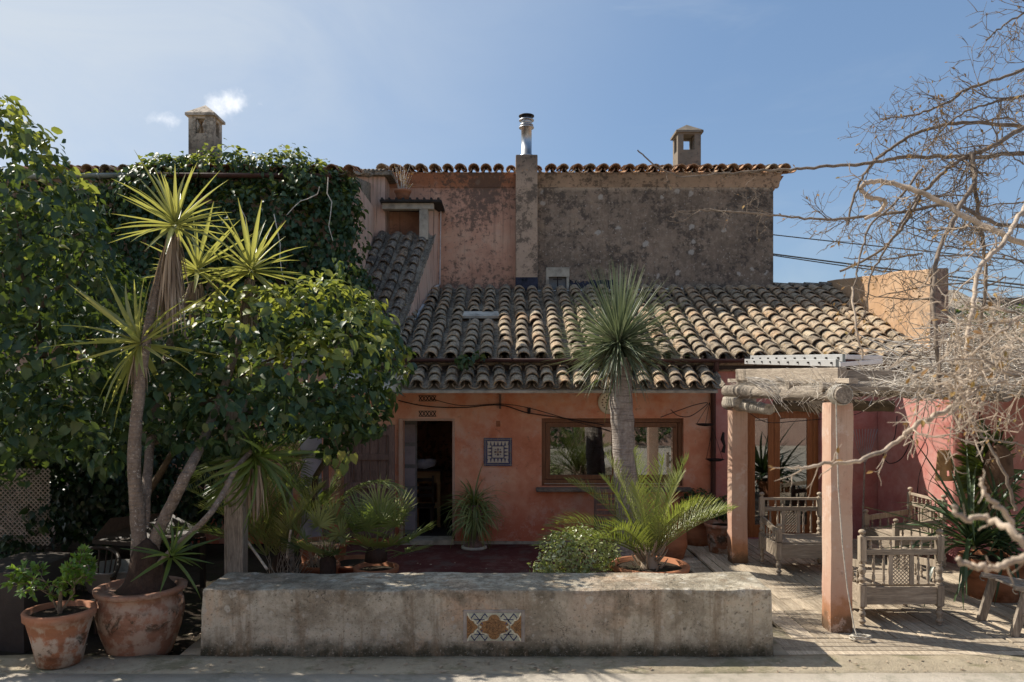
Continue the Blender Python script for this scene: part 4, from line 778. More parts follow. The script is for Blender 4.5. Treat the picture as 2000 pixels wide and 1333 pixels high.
for (px, py, D, n_) in ((905, 705, 12.6, 46), (935, 692, 12.8, 16)):      # sprig growing over the gutter
    t = thing('ivy_sprig', ['ivy sprig hanging over the brown gutter above the door', 'small ivy tuft on the tile edge right of the gutter sprig'][n_ < 20], 'ivy', P(px, py, D))
    M_, nr, sc, pos = leaf_shell([(px, py, D, .13 if n_ > 20 else .08, .08, .12 if n_ > 20 else .05)], n_, .085, 20+n_); pieces('leaf', HEART, M_, 'ivy_leaf', t, 300)

# ------------------------------------------------ spiky leaf rosettes
def rosette(parent, c, axis, n, L, w, mat, t0=5, t1=115, name='leaf', bends=(0.08, 0.22, 0.5), rest=False, seed=0, sag=0.0, lvar=0.22):
    rs = np.random.RandomState(seed+3); ax = np.array(Vector(axis).normalized()); h1 = np.cross(ax, [0.3, 0.9, 0.2]); h1 /= np.linalg.norm(h1); h2 = np.cross(ax, h1)
    for gi, bd in enumerate(bends):
        T = blade(L, w, bd); ms = []
        for i in range(gi, n, len(bends)):
            t = R(t0+(t1-t0)*((i+.5)/n)**0.8 + rs.normal()*7); ph = i*2.39996 + rs.normal()*.15
            rad = h1*math.cos(ph)+h2*math.sin(ph); d = ax*math.cos(t)+rad*math.sin(t); d[2] -= sag*math.sin(t); up = ax*math.sin(t) - rad*math.cos(t) + np.array([0, 0, .25])
            ms.append(frames([np.array(c)+d*w*.6 - ax*0.10*(i/n)*L*.5], [d], [up], np.full((1, 3), 1+rs.uniform(-lvar, lvar)))[0])
        if rest:
            o = bpy.data.objects.new('leaf_tuft', inst_mesh('leaf_tuft', *T, ms, mat)); COL.objects.link(o); adopt(o, parent); o['kind'] = 'stuff'
        else: pieces(name, T, ms, mat, parent)
def skirt(parent, c, axis, n, L, w, r, seed=1, mat='dead_leaf', name='dead_leaves', length=0.5):
    rs = np.random.RandomState(seed); ms = []
    for bd in (0.15,):
        T = blade(L, w, bd, 5, .5)
        for i in range(n):
            ph = rs.rand()*6.283; t = rs.rand(); p = Vector(c) - Vector(axis)*t*length*L*.55
            rad = Vector((math.cos(ph), math.sin(ph), 0)); d = Vector((0, 0, -1)) + rad*(.04+.30*rs.rand()**2); ms.append(frames([p+rad*r], [d], [rad], np.full((1, 3), rs.uniform(.6, 1.1)))[0])
        o = bpy.data.objects.new(name, inst_mesh(name, *T, ms, mat)); COL.objects.link(o); adopt(o, parent); o['kind'] = 'stuff'
YD = 7.75; yu = thing('giant_yucca', 'tall many-stemmed yucca with bright spiky heads and swollen base in a big clay jar', 'yucca', P(275, 1285, 7.7))
def px_path(pts): return [P(*p) for p in pts]
b = MB(); b.lathe([(.005, PZ(1168, YD)), (.33, PZ(1168, YD)), (.29, PZ(1152, YD)), (.215, PZ(1135, YD)), (.165, PZ(1110, YD)), (.14, PZ(1085, YD)), (.11, PZ(1066, YD)), (.05, PZ(1054, YD)), (.0, PZ(1050, YD))], (P(285, 0, YD).x, YD, 0), 18, wob=.05)
b.build('swollen_base', 'yucca_base_bark', yu)
def limb(pts, r0, r1, n=10):
    c = px_path(pts); out = []
    for i in range(len(c)-1):
        p0, p1, p2, p3 = c[max(i-1, 0)], c[i], c[i+1], c[min(i+2, len(c)-1)]
        for k in range(5):
            t = k/5; out.append(.5*((2*p1)+(p2-p0)*t+(2*p0-5*p1+4*p2-p3)*t*t+(3*p1-p0-3*p2+p3)*t**3))
    out.append(c[-1]); m = len(out); return MB().tube([p+Vector([random.uniform(-.004, .004) for _ in range(3)]) for p in out], [(r0+(r1-r0)*i/(m-1))*random.uniform(.95, 1.05) for i in range(m)], n)
limb([(272, 1130, YD), (272, 1060, YD), (268, 1000, YD), (262, 900, 7.7), (268, 800, 7.7), (280, 700, 7.7), (297, 600, 7.75), (318, 520, 7.8), (335, 460, 7.8)], .084, .034).build('stem', 'yucca_bark', yu)
limb([(282, 1030, 7.8), (286, 960, 7.9), (292, 880, 8.2), (305, 790, 8.8), (330, 680, 9.1), (360, 600, 9.1), (378, 550, 9.1)], .05, .04).build('stem', 'yucca_bark', yu)
limb([(292, 1130, 7.8), (303, 1055, 7.8), (335, 985, 7.8), (365, 925, 7.8), (390, 875, 8.1), (425, 790, 8.9), (460, 690, 9.2), (484, 600, 9.2), (490, 545, 9.2)], .066, .034).build('stem', 'yucca_bark', yu)
limb([(312, 1100, 7.7), (345, 1065, 7.65), (400, 1015, 7.6), (435, 965, 7.8), (462, 915, 8.0), (492, 880, 8.3)], .030, .028).build('stem', 'yucca_bark', yu)
heads = [((343, 437, 7.8), (.02, -.1, 1), 44, .64, .050, 5, 112), ((385, 525, 9.1), (.2, .1, 1), 44, .66, .048, 5, 115), ((490, 525, 9.2), (.05, -.05, 1), 52, .70, .054, 5, 118), ((272, 668, 7.7), (-.5, -.1, .85), 44, .74, .052, 8, 125)]
for i, (c, ax, n_, L, w, t0, t1) in enumerate(heads): rosette(yu, P(*c), ax, n_, L, w, 'yucca_leaf', t0, t1, seed=i*7)
rosette(yu, P(497, 888, 8.3), (.5, -.2, .1), 44, .74, .05, 'yucca_leaf_shade', 10, 115, bends=(.6, 1.1, 1.6), seed=41, sag=.9)
rosette(yu, P(335, 1085, 7.55), (.5, -.3, .6), 22, .42, .04, 'yucca_leaf_shade', 10, 100, seed=50)
skirt(yu, P(338, 455, 7.8), (.1, 0, 1), 170, .66, .03, .05, 2, length=1.1); skirt(yu, P(488, 545, 9.2), (0, 0, 1), 150, .52, .03, .05, 3, length=.7); skirt(yu, P(385, 550, 9.1), (0, 0, 1), 70, .4, .025, .05, 4); skirt(yu, P(272, 690, 7.7), (0, 0, 1), 26, .32, .025, .05, 5); skirt(yu, P(500, 900, 8.3), (0, 0, 1), 30, .55, .03, .05, 6)
def pot(parent, c, r, hgt, mat='pot_terracotta', taper=.72, rim=.14, rimr=1.06, soil=True, name='pot', n=28, prof=None, rimmat=None):
    c = Vector(c); pr = prof or [(.0, .0), (r*taper, 0), (r*(taper+(1-taper)*.5), hgt*.5), (r*.985, hgt*(1-rim)), (r*rimr, hgt*(1-rim)+.005), (r*rimr*1.02, hgt-.012), (r*rimr, hgt), (r*.93, hgt), (r*.9, hgt-.05), (0, hgt-.055)]
    p = MB().lathe(pr, (c.x, c.y, c.z), n, wob=.006).build(name, mat, parent)
    if soil:
        k = pr[-2][0]*1.0; MB().lathe([(0, hgt-.042), (k*.5, hgt-.038), (k*.99, hgt-.047)], c, 16).build('soil', 'dark_soil', parent)
    return p
jr = .40; jc = Vector((PX(275, 7.72), 7.72, .0)); H = .70
pot(yu, jc, jr, H, 'pot_urn', prof=[(0, 0), (.27, 0), (.30, .05), (.38, .28), (.415, .45), (.40, .56), (.375, .63), (.385, .64), (.43, .655), (.435, .695), (.42, .70), (.37, .70), (.35, .66), (0, .655)])
for s in (-1, 1):
    MB().tube([jc+Vector((s*.395, -.03, .52)), jc+Vector((s*.43, -.03, .55)), jc+Vector((s*.43, -.03, .60)), jc+Vector((s*.395, -.03, .62))], .018, 8).build('handle', 'pot_urn', yu)
# small citrus
ct = thing('potted_citrus', 'small bright green citrus shrub in a whitened terracotta pot, bottom left corner', 'potted shrub', P(117, 1312, 7.1))
cc = Vector((PX(117, 7.22), 7.22, .112)); pot(ct, cc, .29, .50, 'pot_terracotta', .66, .16)
top = cc + Vector((.0, 0, .46)); tips = []
def bush_stems(b, p, d, L, r, dep, tips, spread=.55):
    q = p; pts = [p]
    for k in range(3): d = (d+Vector([random.gauss(0, .12) for _ in range(3)])).normalized(); q = q+d*L/3; pts.append(q)
    b.tube(pts, [r, r*.9, r*.8, r*.7], 6, False); tips.append((q, d))
    if dep:
        for k in range(3): bush_stems(b, q if k else pts[2], (d+Vector([random.gauss(0, spread) for _ in range(3)])+Vector((0, 0, .15))).normalized(), L*.75, r*.65, dep-1, tips, spread)
b = MB(); bush_stems(b, top, Vector((.03, 0, 1)), .24, .022, 3, tips, .8); bush_stems(b, top, Vector((-.7, 0, 1)), .24, .012, 3, tips, .7); bush_stems(b, top, Vector((.7, 0, 1)), .22, .012, 2, tips, .7); b.build('stem', 'shrub_bark', ct)
ms = []
for (p, d) in tips:
    for k in range(9 if p.z > .85 else 5):
        dd = (d*.7+Vector([random.gauss(0, .6) for _ in range(3)])).normalized(); ms.append(frames([p - d*random.uniform(0, .06)], [dd], [Vector((random.gauss(0, .3), -.4, .8))], np.full((1, 3), random.uniform(.05, .08)))[0])
pieces('leaf', OVAL, ms, 'citrus_leaf', ct, 200, restname='foliage')

# ------------------------------------------------ the tree yucca in the middle
tr = thing('tree_yucca', 'tall yucca with thick ringed grey trunk and one blue-green spiky globe of leaves', 'tree', P(1228, 1108, 11.5))
limb([(1222, 1130, 11.4), (1226, 1080, 11.4), (1228, 1020, 11.4), (1222, 930, 11.4), (1217, 850, 11.4), (1213, 780, 11.4), (1212, 740, 11.4), (1210, 700, 11.4)], .20, .15, 22).build('trunk', 'palm_bark', tr)
bpy.data.objects['trunk'].parent == tr
b = MB()
for i in range(34):
    t = i/33; z = .1+2.35*t; b.lathe([(.21-.075*t+.012, z), (.222-.075*t+.012, z+.012), (.20-.075*t, z+.03)], (PX(1226-14*t, 11.4), 11.4, 0), 20, wob=.03)
TC = P(1208, 662, 11.4)
for g, (bd, n_, t0, t1, L) in enumerate([(.05, 270, 3, 105, 1.08), (.18, 210, 40, 120, .98), (.45, 130, 90, 140, .85)]):
    T = blade(L, .025, bd, 5, .4, .8); ms = []; rs = np.random.RandomState(60+g)
    for i in range(n_):
        t = R(t0+(t1-t0)*(i+.5)/n_); ph = i*2.39996+rs.normal()*.1; d = np.array([math.sin(t)*math.cos(ph), math.sin(t)*math.sin(ph), math.cos(t)]); d[2] -= .04*math.sin(t); d += rs.normal(size=3)*.05
        ms.append(frames([np.array(TC)+d*.03+np.array([0, 0, -.12*i/n_])], [d], [(0.02, 0.01, 1)], np.full((1, 3), rs.uniform(.78, 1.12)))[0])
    o = bpy.data.objects.new('leaf_crown', inst_mesh('leaf_crown', *T, ms, 'blue_yucca_leaf')); COL.objects.link(o); adopt(o, tr); o['kind'] = 'stuff'
skirt(tr, TC+Vector((0, 0, -.25)), (0, 0, 1), 46, .45, .022, .12, 8, 'dead_leaf'); 
T = blade(.75, .028, .5, 7, .4); pieces('leaf', T, [frames([P(1205, 735, 11.3)], [(-.35, -.3, -.6)], [(-.5, -.3, .5)], np.full((1, 3), 1.))[0], frames([P(1200, 730, 11.3)], [(-.7, -.1, -.2)], [(-.2, 0, 1)], np.full((1, 3), .9))[0], frames([P(1222, 735, 11.2)], [(.25, -.3, -.8)], [(.5, -.3, .5)], np.full((1, 3), .6))[0]], 'yucca_leaf_shade', tr)

# ------------------------------------------------ palms
def frond(b, base, d, L, grav, lw, ll, side=None, npair=34, start=.14, up=.35, r=.011):
    base, d = Vector(base), Vector(d).normalized(); pts = [base]; n = 14; dd = d.copy()
    for i in range(n): dd = (dd + Vector((0, 0, -grav/n*(0.4+1.4*i/n)))).normalized(); pts.append(pts[-1]+dd*L/n)
    b.tube(pts, [r*(1-.85*i/n) for i in range(n+1)], 5, False)
    for k in range(npair):
        t = start+(1-start)*k/(npair-1)*.985; i = min(int(t*n), n-1); f = t*n-i; p = pts[i].lerp(pts[i+1], f); tg = (pts[i+1]-pts[i]).normalized()
        sd = tg.cross(Vector((0, 0, 1))); sd = sd.normalized() if sd.length > .05 else (side or Vector((1, 0, 0))); upv = sd.cross(tg).normalized()
        l = ll*(.45+.75*math.sin(math.pi*min(1, .12+.85*t))**.7)*random.uniform(.88, 1.1)*(1 if t < .9 else .75)
        for s in (-1, 1):
            a = R(52-28*t)+random.gauss(0, .07); q = (tg*math.cos(a)+sd*s*math.sin(a)+upv*(up+random.gauss(0, .06))).normalized(); wv = q.cross(upv).normalized()*lw/2; mid = p+q*l*.45; tip = p+q*l+Vector((0, 0, -.12*l)); nrm = upv*lw*.3
            b.add([p-wv*.5, p+wv*.5, mid+wv+nrm, mid-nrm*.2, mid-wv+nrm, tip, p-nrm*.2], [(6, 1, 2, 3), (0, 6, 3, 4), (3, 2, 5), (4, 3, 5)], True)
def palm(t, c, specs, mat, lw=.018, ll=.26, npair=34, up=.35, r=.011):
    for (d, L, g) in specs: b = MB(); frond(b, c, d, L, g, lw, ll, npair=npair, up=up, r=r); b.build('frond', mat, t)
pc = P(1268, 1112, 9.1); sp = thing('potted_palm', 'young feather palm in a wide clay pot just behind the masonry bench', 'palm', (pc.x, pc.y, 0))
random.seed(21)
specs = [((-1, -.1, .62), 1.42, 1.0), ((-.95, -.3, .9), 1.4, 1.0), ((-.92, -.5, .8), 1.2, 1.1), ((-.75, .3, 1.1), 1.35, .7), ((-.5, -.2, 1.5), 1.35, .5), ((-.18, .1, 1.6), 1.30, .4), ((.12, -.25, 1.6), 1.25, .5), ((.45, .1, 1.4), 1.3, .5), ((.7, -.2, 1.1), 1.05, .8), ((1, .15, .95), 1.22, .7), ((1, -.1, .9), 1.12, .5), ((.5, .5, 1.3), 1.2, .6), ((-.45, .6, 1.2), 1.2, .6), ((-.6, -.7, 1.1), 1.05, 1.2), ((.3, -.6, 1.2), .95, .9), ((-.25, -.5, 1.3), 1.1, .7), ((.55, -.5, 1.2), 1.0, .6)]
palm(sp, pc+Vector((0, 0, .12)), specs, 'palm_leaf', .0125, .27, 40, up=.55)
b = MB()
for i in range(46):
    ph = random.uniform(0, 6.28); z = random.uniform(-.1, .22); rr = .09; p = pc+Vector((rr*math.cos(ph), rr*math.sin(ph), z)); b.tube([p, p+Vector((.09*math.cos(ph), .09*math.sin(ph), .10)), p+Vector((.13*math.cos(ph), .13*math.sin(ph), .17))], [.018, .012, .004], 5)
b.lathe([(.0, -.35), (.09, -.35), (.11, 0), (.07, .2), (0, .24)], pc, 10); b.build('leaf_bases', 'dead_leaf', sp)
pot(sp, (pc.x, pc.y, 0), .44, .60, 'pot_rim', .7, .1)
# palms in the left shade
random.seed(33)
c1 = P(520, 1085, 9.6); p1_ = thing('potted_palm', 'feather palm among the clay pots in the left shade, fronds reaching behind the wooden post', 'palm', (c1.x, c1.y, 0))
palm(p1_, c1, [((-1, -.1, .55), 1.35, .6), ((-.85, .2, .9), 1.5, .6), ((-.5, -.3, 1.2), 1.3, .5), ((-.1, 0, 1.5), 1.3, .3), ((.3, .1, 1.4), 1.2, .5), ((.7, 0, 1.0), 1.0, .7), ((-.9, -.5, .8), 1.2, .8), ((.15, -.3, 1.4), 1.2, .4), ((.5, -.2, 1.3), 1.3, .3), ((-.3, .4, 1.3), 1.4, .3), ((-.95, .3, 1.3), 1.6, .7)], 'palm_leaf_dark', .012, .26, 36)
c2 = P(560, 905, 9.9); t2 = thing('hanging_palm', 'palm crown with long drooping leaves under the vine beside the wooden post', 'palm', (c2.x, c2.y, 0))
palm(t2, c2, [((-.3, -.3, 1.2), 1.0, .8), ((.4, -.2, 1.0), .9, .9), ((-.9, -.2, .35), 1.2, 1.3), ((-.6, -.5, .2), 1.1, 1.6), ((.8, -.3, .4), .8, 1.3), ((.3, -.6, .3), .95, 1.6), ((.6, 0, .9), .9, .9), ((-.2, -.7, .5), 1.0, 1.8), ((-1, .1, .8), 1.1, 1.4)], 'palm_leaf_dark', .014, .30, 34)
b = MB(); b.tube([c2+Vector((0, 0, -1.75)), c2+Vector((.02, 0, -.8)), c2], [.09, .075, .06], 10); b.build('trunk', 'palm_bark', t2)
c3 = P(625, 1030, 11.0); t3 = thing('potted_palm', 'feather palm with one long frond arching towards the doorway', 'palm', (c3.x, c3.y, 0))
palm(t3, c3, [((.55, -.2, .95), 1.75, 1.9), ((.25, .1, 1.2), 1.1, .9), ((-.3, -.2, 1.1), 1.0, .9), ((.0, -.4, 1.1), 1.0, 1.2)], 'palm_leaf_dark', .014, .34, 50, up=-.15); pot(t3, (c3.x+.12, c3.y-.3, 0), .33, .55, 'pot_rim', .75, .12)
def fan_leaf(b, base, d, L, fr, nb=26, arc=230):
    base, d = Vector(base), Vector(d).normalized(); tip = base+d*L+Vector((0, 0, -.04)); b.tube([base, base+d*L*.5+Vector((0, 0, .02)), tip], [.008, .006, .005], 5, False)
    sd = d.cross(Vector((0, 0, 1))).normalized(); up = sd.cross(d).normalized()
    for k in range(nb):
        a = R(-arc/2+arc*k/(nb-1))+random.gauss(0, .03); q = (d*math.cos(a)+sd*math.sin(a)+up*(.22+random.gauss(0, .05))).normalized(); l = fr*(1-.25*abs(a)/R(arc/2))*random.uniform(.9, 1.08); wv = q.cross(up).normalized()*.011; m_ = tip+q*l*.5
        b.add([tip-wv*.4, tip+wv*.4, m_+wv+up*.004, m_-up*.003, m_-wv+up*.004, tip+q*l+Vector((0, 0, -.03))], [(0, 1, 2, 3), (0, 3, 4), (3, 2, 5), (4, 3, 5)], True)
c4 = P(735, 1080, 9.4); t4 = thing('fan_palm', 'low fan palm with round pleated leaves in a pot left of the doorway', 'palm', (c4.x, c4.y, 0))
for i, (d, L, fr) in enumerate([((-.7, -.2, .8), .34, .34), ((-.3, -.6, 1), .34, .36), ((.2, -.5, 1), .40, .38), ((.6, -.2, .9), .38, .36), ((.9, 0, .4), .34, .34), ((-.9, 0, .35), .36, .32), ((0, .4, 1.1), .46, .36), ((.5, .5, 1), .42, .34), ((-.5, .4, 1), .42, .34), ((.6, -.7, .5), .28, .3), ((-.2, -.8, .5), .28, .3), ((-1, -.3, .1), .38, .3), ((.95, -.3, .15), .32, .3)]):
    b = MB(); fan_leaf(b, c4, d, L*1.25, fr*1.3, 30); b.build('fan_leaf', 'palm_leaf_dark', t4)
pot(t4, (c4.x, c4.y, 0), .26, .50, 'pot_rim', .75, .12)
MB().lathe([(0, -.12), (.14, -.10), (.13, .03), (.06, .10), (0, .12)], c4, 12, wob=.08).build('leaf_bases', 'yucca_base_bark', t4)
c7 = P(548, 1095, 9.5); t7 = thing('potted_palm', 'upright feather palm with tall pale fronds right of the timber post', 'palm', (c7.x, c7.y, 0))
palm(t7, c7, [((-.5, -.2, 1.6), 1.35, .5), ((-.15, -.3, 1.6), 1.45, .4), ((.2, -.1, 1.5), 1.4, .5), ((.5, -.3, 1.2), 1.2, .7), ((-.8, -.3, 1.1), 1.2, .8), ((.35, -.5, 1.2), 1.0, .9), ((-.4, -.6, 1.2), 1.1, .8), ((.7, .1, 1.3), 1.2, .8)], 'palm_leaf', .013, .28, 38, up=.4)
MB().lathe([(0, -.5), (.1, -.5), (.11, .0), (.05, .1), (0, .12)], c7, 10, wob=.08).build('leaf_bases', 'yucca_base_bark', t7)
c6 = P(640, 1095, 9.2); t6 = thing('fan_palm', 'drier fan palm behind the bench between the clay bowls and the timber post', 'palm', (c6.x, c6.y, 0))
for i, (d, L, fr) in enumerate([((-.8, -.2, .9), .40, .38), ((-.2, -.3, 1.2), .50, .40), ((.5, -.2, 1), .40, .36), ((-.9, .2, .4), .42, .36), ((.1, .4, 1.2), .5, .38), ((-.5, -.7, .6), .36, .34)]):
    b = MB(); fan_leaf(b, c6, d, L, fr, 28); b.build('fan_leaf', 'palm_leaf_dark', t6)
MB().lathe([(0, -.4), (.09, -.38), (.10, .0), (.05, .08), (0, .1)], c6, 12, wob=.08).build('leaf_bases', 'yucca_base_bark', t6)
# bush behind the bench
c5 = P(1122, 1085, 9.0); bu = thing('round_shrub', 'rounded pale green leafy shrub rising behind the masonry bench', 'shrub', (c5.x, c5.y, 0))
M_, nr, sc, pos = leaf_shell([(1125, 1080, 9.0, .40, .4, .27), (1085, 1088, 9.0, .24, .3, .22), (1165, 1082, 9.0, .26, .3, .22), (1125, 1058, 9.0, .28, .25, .2), (1195, 1082, 9.0, .12, .2, .1), (1120, 1125, 9.0, .45, .4, .3), (1060, 1108, 9.0, .16, .2, .08)], 4600, .052, 15, lump=.3, shell=.3, droop=-.5, out=.6, lumpf=5)
pieces('leaf', OVAL, M_*1.0, 'bush_leaf', bu, 200, sc, 'foliage')
b = MB(); tips = []
for k in range(5): bush_stems(b, Vector((c5.x, c5.y, .2)), Vector((random.gauss(0, .35), random.gauss(0, .35), 1)).normalized(), .3, .018, 2, tips)
b.build('stem', 'shrub_bark', bu); pot(bu, (c5.x, c5.y, 0), .3, .35, 'pot_rim')
# ------------------------------------------------ masonry bench with its tile picture
from mathutils import noise as mn2
bench = thing('masonry_bench', 'long lichen-spotted masonry bench with a set-in picture of painted tiles', 'bench', (-.1, 7.7, .1))
import bmesh
def rough_box(x0, x1, y0, y1, z0, z1, step, amp, rnd, name, mat, parent, freq=2.2, taper=0.0):
    b = MB(); nx, ny, nz = [max(2, int((q1-q0)/step)) for q0, q1 in ((x0, x1), (y0, y1), (z0, z1))]
    c = Vector(((x0+x1)/2, (y0+y1)/2, (z0+z1)/2)); hf = Vector(((x1-x0)/2, (y1-y0)/2, (z1-z0)/2))
    def face(fn, na, nb):
        vs = []
        for j in range(nb+1):
            for i in range(na+1):
                p = fn(i/na, j/nb); q = p-c
                inn = Vector([max(-hf[k]+rnd, min(hf[k]-rnd, q[k])) for k in range(3)]); e = q-inn
                if e.length > 1e-6: q = inn+e.normalized()*rnd
                p = c+q; t = (z1-p.z)/(z1-z0); p.x += (p.x-c.x)/hf.x*taper*t
                d = mn2.noise_vector(p*freq)*amp + mn2.noise_vector(p*freq*4)*amp*.4; vs.append(p+d)
        b.add(vs, [(j*(na+1)+i, j*(na+1)+i+1, (j+1)*(na+1)+i+1, (j+1)*(na+1)+i) for j in range(nb) for i in range(na)], True)
    L = lambda a, c_, t: a+(c_-a)*t
    face(lambda u, v: Vector((L(x0, x1, u), y0, L(z0, z1, v))), nx, nz); face(lambda u, v: Vector((L(x1, x0, u), y1, L(z0, z1, v))), nx, nz)
    face(lambda u, v: Vector((x0, L(y1, y0, u), L(z0, z1, v))), ny, nz); face(lambda u, v: Vector((x1, L(y0, y1, u), L(z0, z1, v))), ny, nz)
    face(lambda u, v: Vector((L(x0, x1, u), L(y0, y1, v), z1)), nx, ny)
    o = b.build(name, mat, parent); return o
BX0, BX1 = PX(394, 7.40), PX(1508, 7.40)
rough_box(BX0, BX1, 7.40, 8.10, .06, PZ(1152, 7.40), .025, .016, .022, 'body', 'bench_render', bench, 2.2, .02)
def disc_poly(cx, cz, r, n=20, a0=0, a1=360): return [(cx+r*math.cos(R(a0+(a1-a0)*k/n)), cz+r*math.sin(R(a0+(a1-a0)*k/n))) for k in range(n+(a1-a0 < 360))]
def flat(b, poly, y, t=.003): b.prism([Vector((p[0], y, p[1])) for p in poly], (0, t+.004, 0)); return b
def stroke(b, pts, w, y, t=.003):
    for (a, c) in zip(pts[:-1], pts[1:]):
        a_, c_ = Vector((a[0], 0, a[1])), Vector((c[0], 0, c[1])); d = (c_-a_); 
        if d.length < 1e-6: continue
        n_ = Vector((-d.z, 0, d.x)).normalized()*w/2; e = d.normalized()*w*.25; q = [a_-e-n_, c_+e-n_, c_+e+n_, a_-e+n_]; flat(b, [(p.x, p.z) for p in q], y, t)
ty = 7.395; tx0, tx1, tz0, tz1 = PX(912, ty), PX(1018, ty), PZ(1251, ty), PZ(1197, ty); cx, cz = (tx0+tx1)/2, (tz0+tz1)/2; tw, th = tx1-tx0, tz1-tz0
b = MB(); b.box(tx0-.035, tx1+.035, ty-.004, ty+.05, tz0-.02, tz1+.03, jit=.006); tp = b.build('tile_panel', 'grout', bench, bevel=.006)
for i in range(2): MB().box(tx0+i*tw/2+.001, tx0+(i+1)*tw/2-.001, ty-.010, ty+.01, tz0, tz1).build('ceramic_tile', 'ceramic_sage', tp)
b = MB(); b2 = MB(); b3 = MB(); b4 = MB(); yy = ty-.0115
R1 = th*.29
def quatre(cx, cz, r, off): 
    pts = []
    for k in range(4):
        a = 90*k; ox, oz = cx+off*1.45*math.cos(R(a)) if k % 2 == 0 else cx, cz+off*1.05*math.sin(R(a)) if k % 2 else cz
        pts += disc_poly(ox, oz, r, 12, a-82, a+82)
    return pts
qp = quatre(cx, cz, R1*.82, R1*.78); flat(b, qp, yy); 
for s in (-1, 1):
    pl = [(cx+s*tw/2, cz-th*.42), (cx+s*tw*.40, cz-th*.28), (cx+s*tw*.36, cz-th*.12), (cx+s*tw*.28, cz), (cx+s*tw*.36, cz+th*.12), (cx+s*tw*.40, cz+th*.28), (cx+s*tw/2, cz+th*.42)]; flat(b, pl, yy)
b.build('ochre_shape', 'ceramic_ochre', tp)
stroke(b2, qp+[qp[0]], .013, yy-.002)
for s in (-1, 1):
    for u in (-1, 1):
        stroke(b2, [(cx+s*tw*.485, cz+u*th*.5), (cx+s*tw*.46, cz+u*th*.36), (cx+s*tw*.42, cz+u*th*.26), (cx+s*tw*.36, cz+u*th*.23), (cx+s*tw*.33, cz+u*th*.12), (cx+s*tw*.28, cz+u*th*.04), (cx+s*tw*.235, cz+u*th*.01)], .011, yy-.002)
b2.build('cream_line', 'ceramic_cream', tp)
for s in (-1, 1):
    for u in (-1, 1):
        x1_, z1_ = cx+s*tw*.265, cz+u*th*.27
        stroke(b3, [(x1_-.05, z1_+u*.055), (x1_+.028, z1_-u*.045)], .009, yy-.001); stroke(b3, [(x1_+.05, z1_+u*.055), (x1_-.028, z1_-u*.045)], .009, yy-.001); stroke(b3, [(x1_-.052, z1_), (x1_+.045, z1_)], .007, yy-.001)
        stroke(b3, [(x1_-.05, z1_+u*.057), (x1_-.085, z1_+u*.01)], .009, yy-.001); stroke(b3, [(x1_+.05, z1_+u*.057), (x1_+.085, z1_+u*.01)], .009, yy-.001)
        for k in range(5):
            a = k*1.26; b4_ = disc_poly(x1_+.038*math.cos(a), z1_+u*.03+.022*math.sin(a), .007, 6); flat(b2 if False else b4, b4_, yy-.001)
b3.build('blue_line', 'ceramic_blue', tp); b4.build('white_petal', 'ceramic_white', tp)
b = MB()
for k in range(8):
    a = k*math.pi/4; pts = [(cx+.10*t*math.cos(a+t*.9), cz+.075*t*math.sin(a+t*.9)) for t in (.15, .4, .7, 1)]; stroke(b, pts, .004, yy-.002)
for rr in (.045, .075): p_ = disc_poly(cx, cz, rr, 14); stroke(b, p_+[p_[0]], .003, yy-.002)
for s in (-1, 1):
    for q in (.030, .06): stroke(b, [(cx+s*(tw/2-.006), cz-q), (cx+s*(tw*.44-q*.4), cz), (cx+s*(tw/2-.006), cz+q)], .004, yy-.002)
b.build('brown_line', 'ceramic_brown', tp)
# tile picture on the house wall
wyp = W-.006; px0, px1, pz0_, pz1_ = wx(945), wx(1000), wz(910), wz(855); cx, cz = (px0+px1)/2, (pz0_+pz1_)/2; s_ = px1-px0
wp = thing('tile_picture', 'square blue and white painted tile picture hanging on the terracotta wall', 'tile panel', (cx, wyp, cz))
for i in range(2):
    for j in range(2): MB().box(px0+i*s_/2+.0015, px0+(i+1)*s_/2-.0015, wyp-.02, wyp+.003, cz-s_/2+j*s_/2+.0015, cz+(j-1)*s_/2+s_/2-.0015).build('ceramic_tile', 'ceramic_blue', wp)
b = MB(); y_ = wyp-.0225; q = s_*.38
b.box(cx-q, cx+q, y_, y_+.004, cz-q, cz-q+.006); b.box(cx-q, cx+q, y_, y_+.004, cz+q-.006, cz+q)
for k in range(6):
    c = -q+(k+.5)*2*q/6; w_ = q/6*.72
    for u in (-1, 1):
        flat(b, [(cx+c-w_*.55, cz+u*q*.62), (cx+c+w_*.55, cz+u*q*.62), (cx+c+w_*1.25, cz+u*q*.97), (cx+c-w_*1.25, cz+u*q*.97)], y_)
        if 0 < k < 5: flat(b, [(cx+u*q*.62, cz+c-w_*.55), (cx+u*q*.62, cz+c+w_*.55), (cx+u*q*.97, cz+c+w_*1.25), (cx+u*q*.97, cz+c-w_*1.25)], y_)
b.box(cx-q*.52, cx+q*.52, y_-.001, y_+.004, cz-q*.52, cz+q*.52)
b.build('white_glaze', 'ceramic_white', wp); b = MB()
for k in range(26):
    t = -s_*.47+k*s_*.94/25
    for u in (-1, 1): flat(b, disc_poly(cx+t, cz+u*s_*.45, .006, 5), y_); flat(b, disc_poly(cx+u*s_*.45, cz+t, .006, 5), y_)
b.build('rope_border', 'ceramic_sage', wp); b = MB()
for k in range(4):
    a = k*math.pi/2; flat(b, disc_poly(cx+.043*math.cos(a), cz+.043*math.sin(a), .022, 8), y_-.003)
    a += math.pi/4; flat(b, disc_poly(cx+.062*math.cos(a), cz+.062*math.sin(a), .011, 6), y_-.003)
stroke(b, [(cx-q*.54, cz-q*.54), (cx+q*.54, cz-q*.54), (cx+q*.54, cz+q*.54), (cx-q*.54, cz+q*.54), (cx-q*.54, cz-q*.54)], .008, y_-.003)
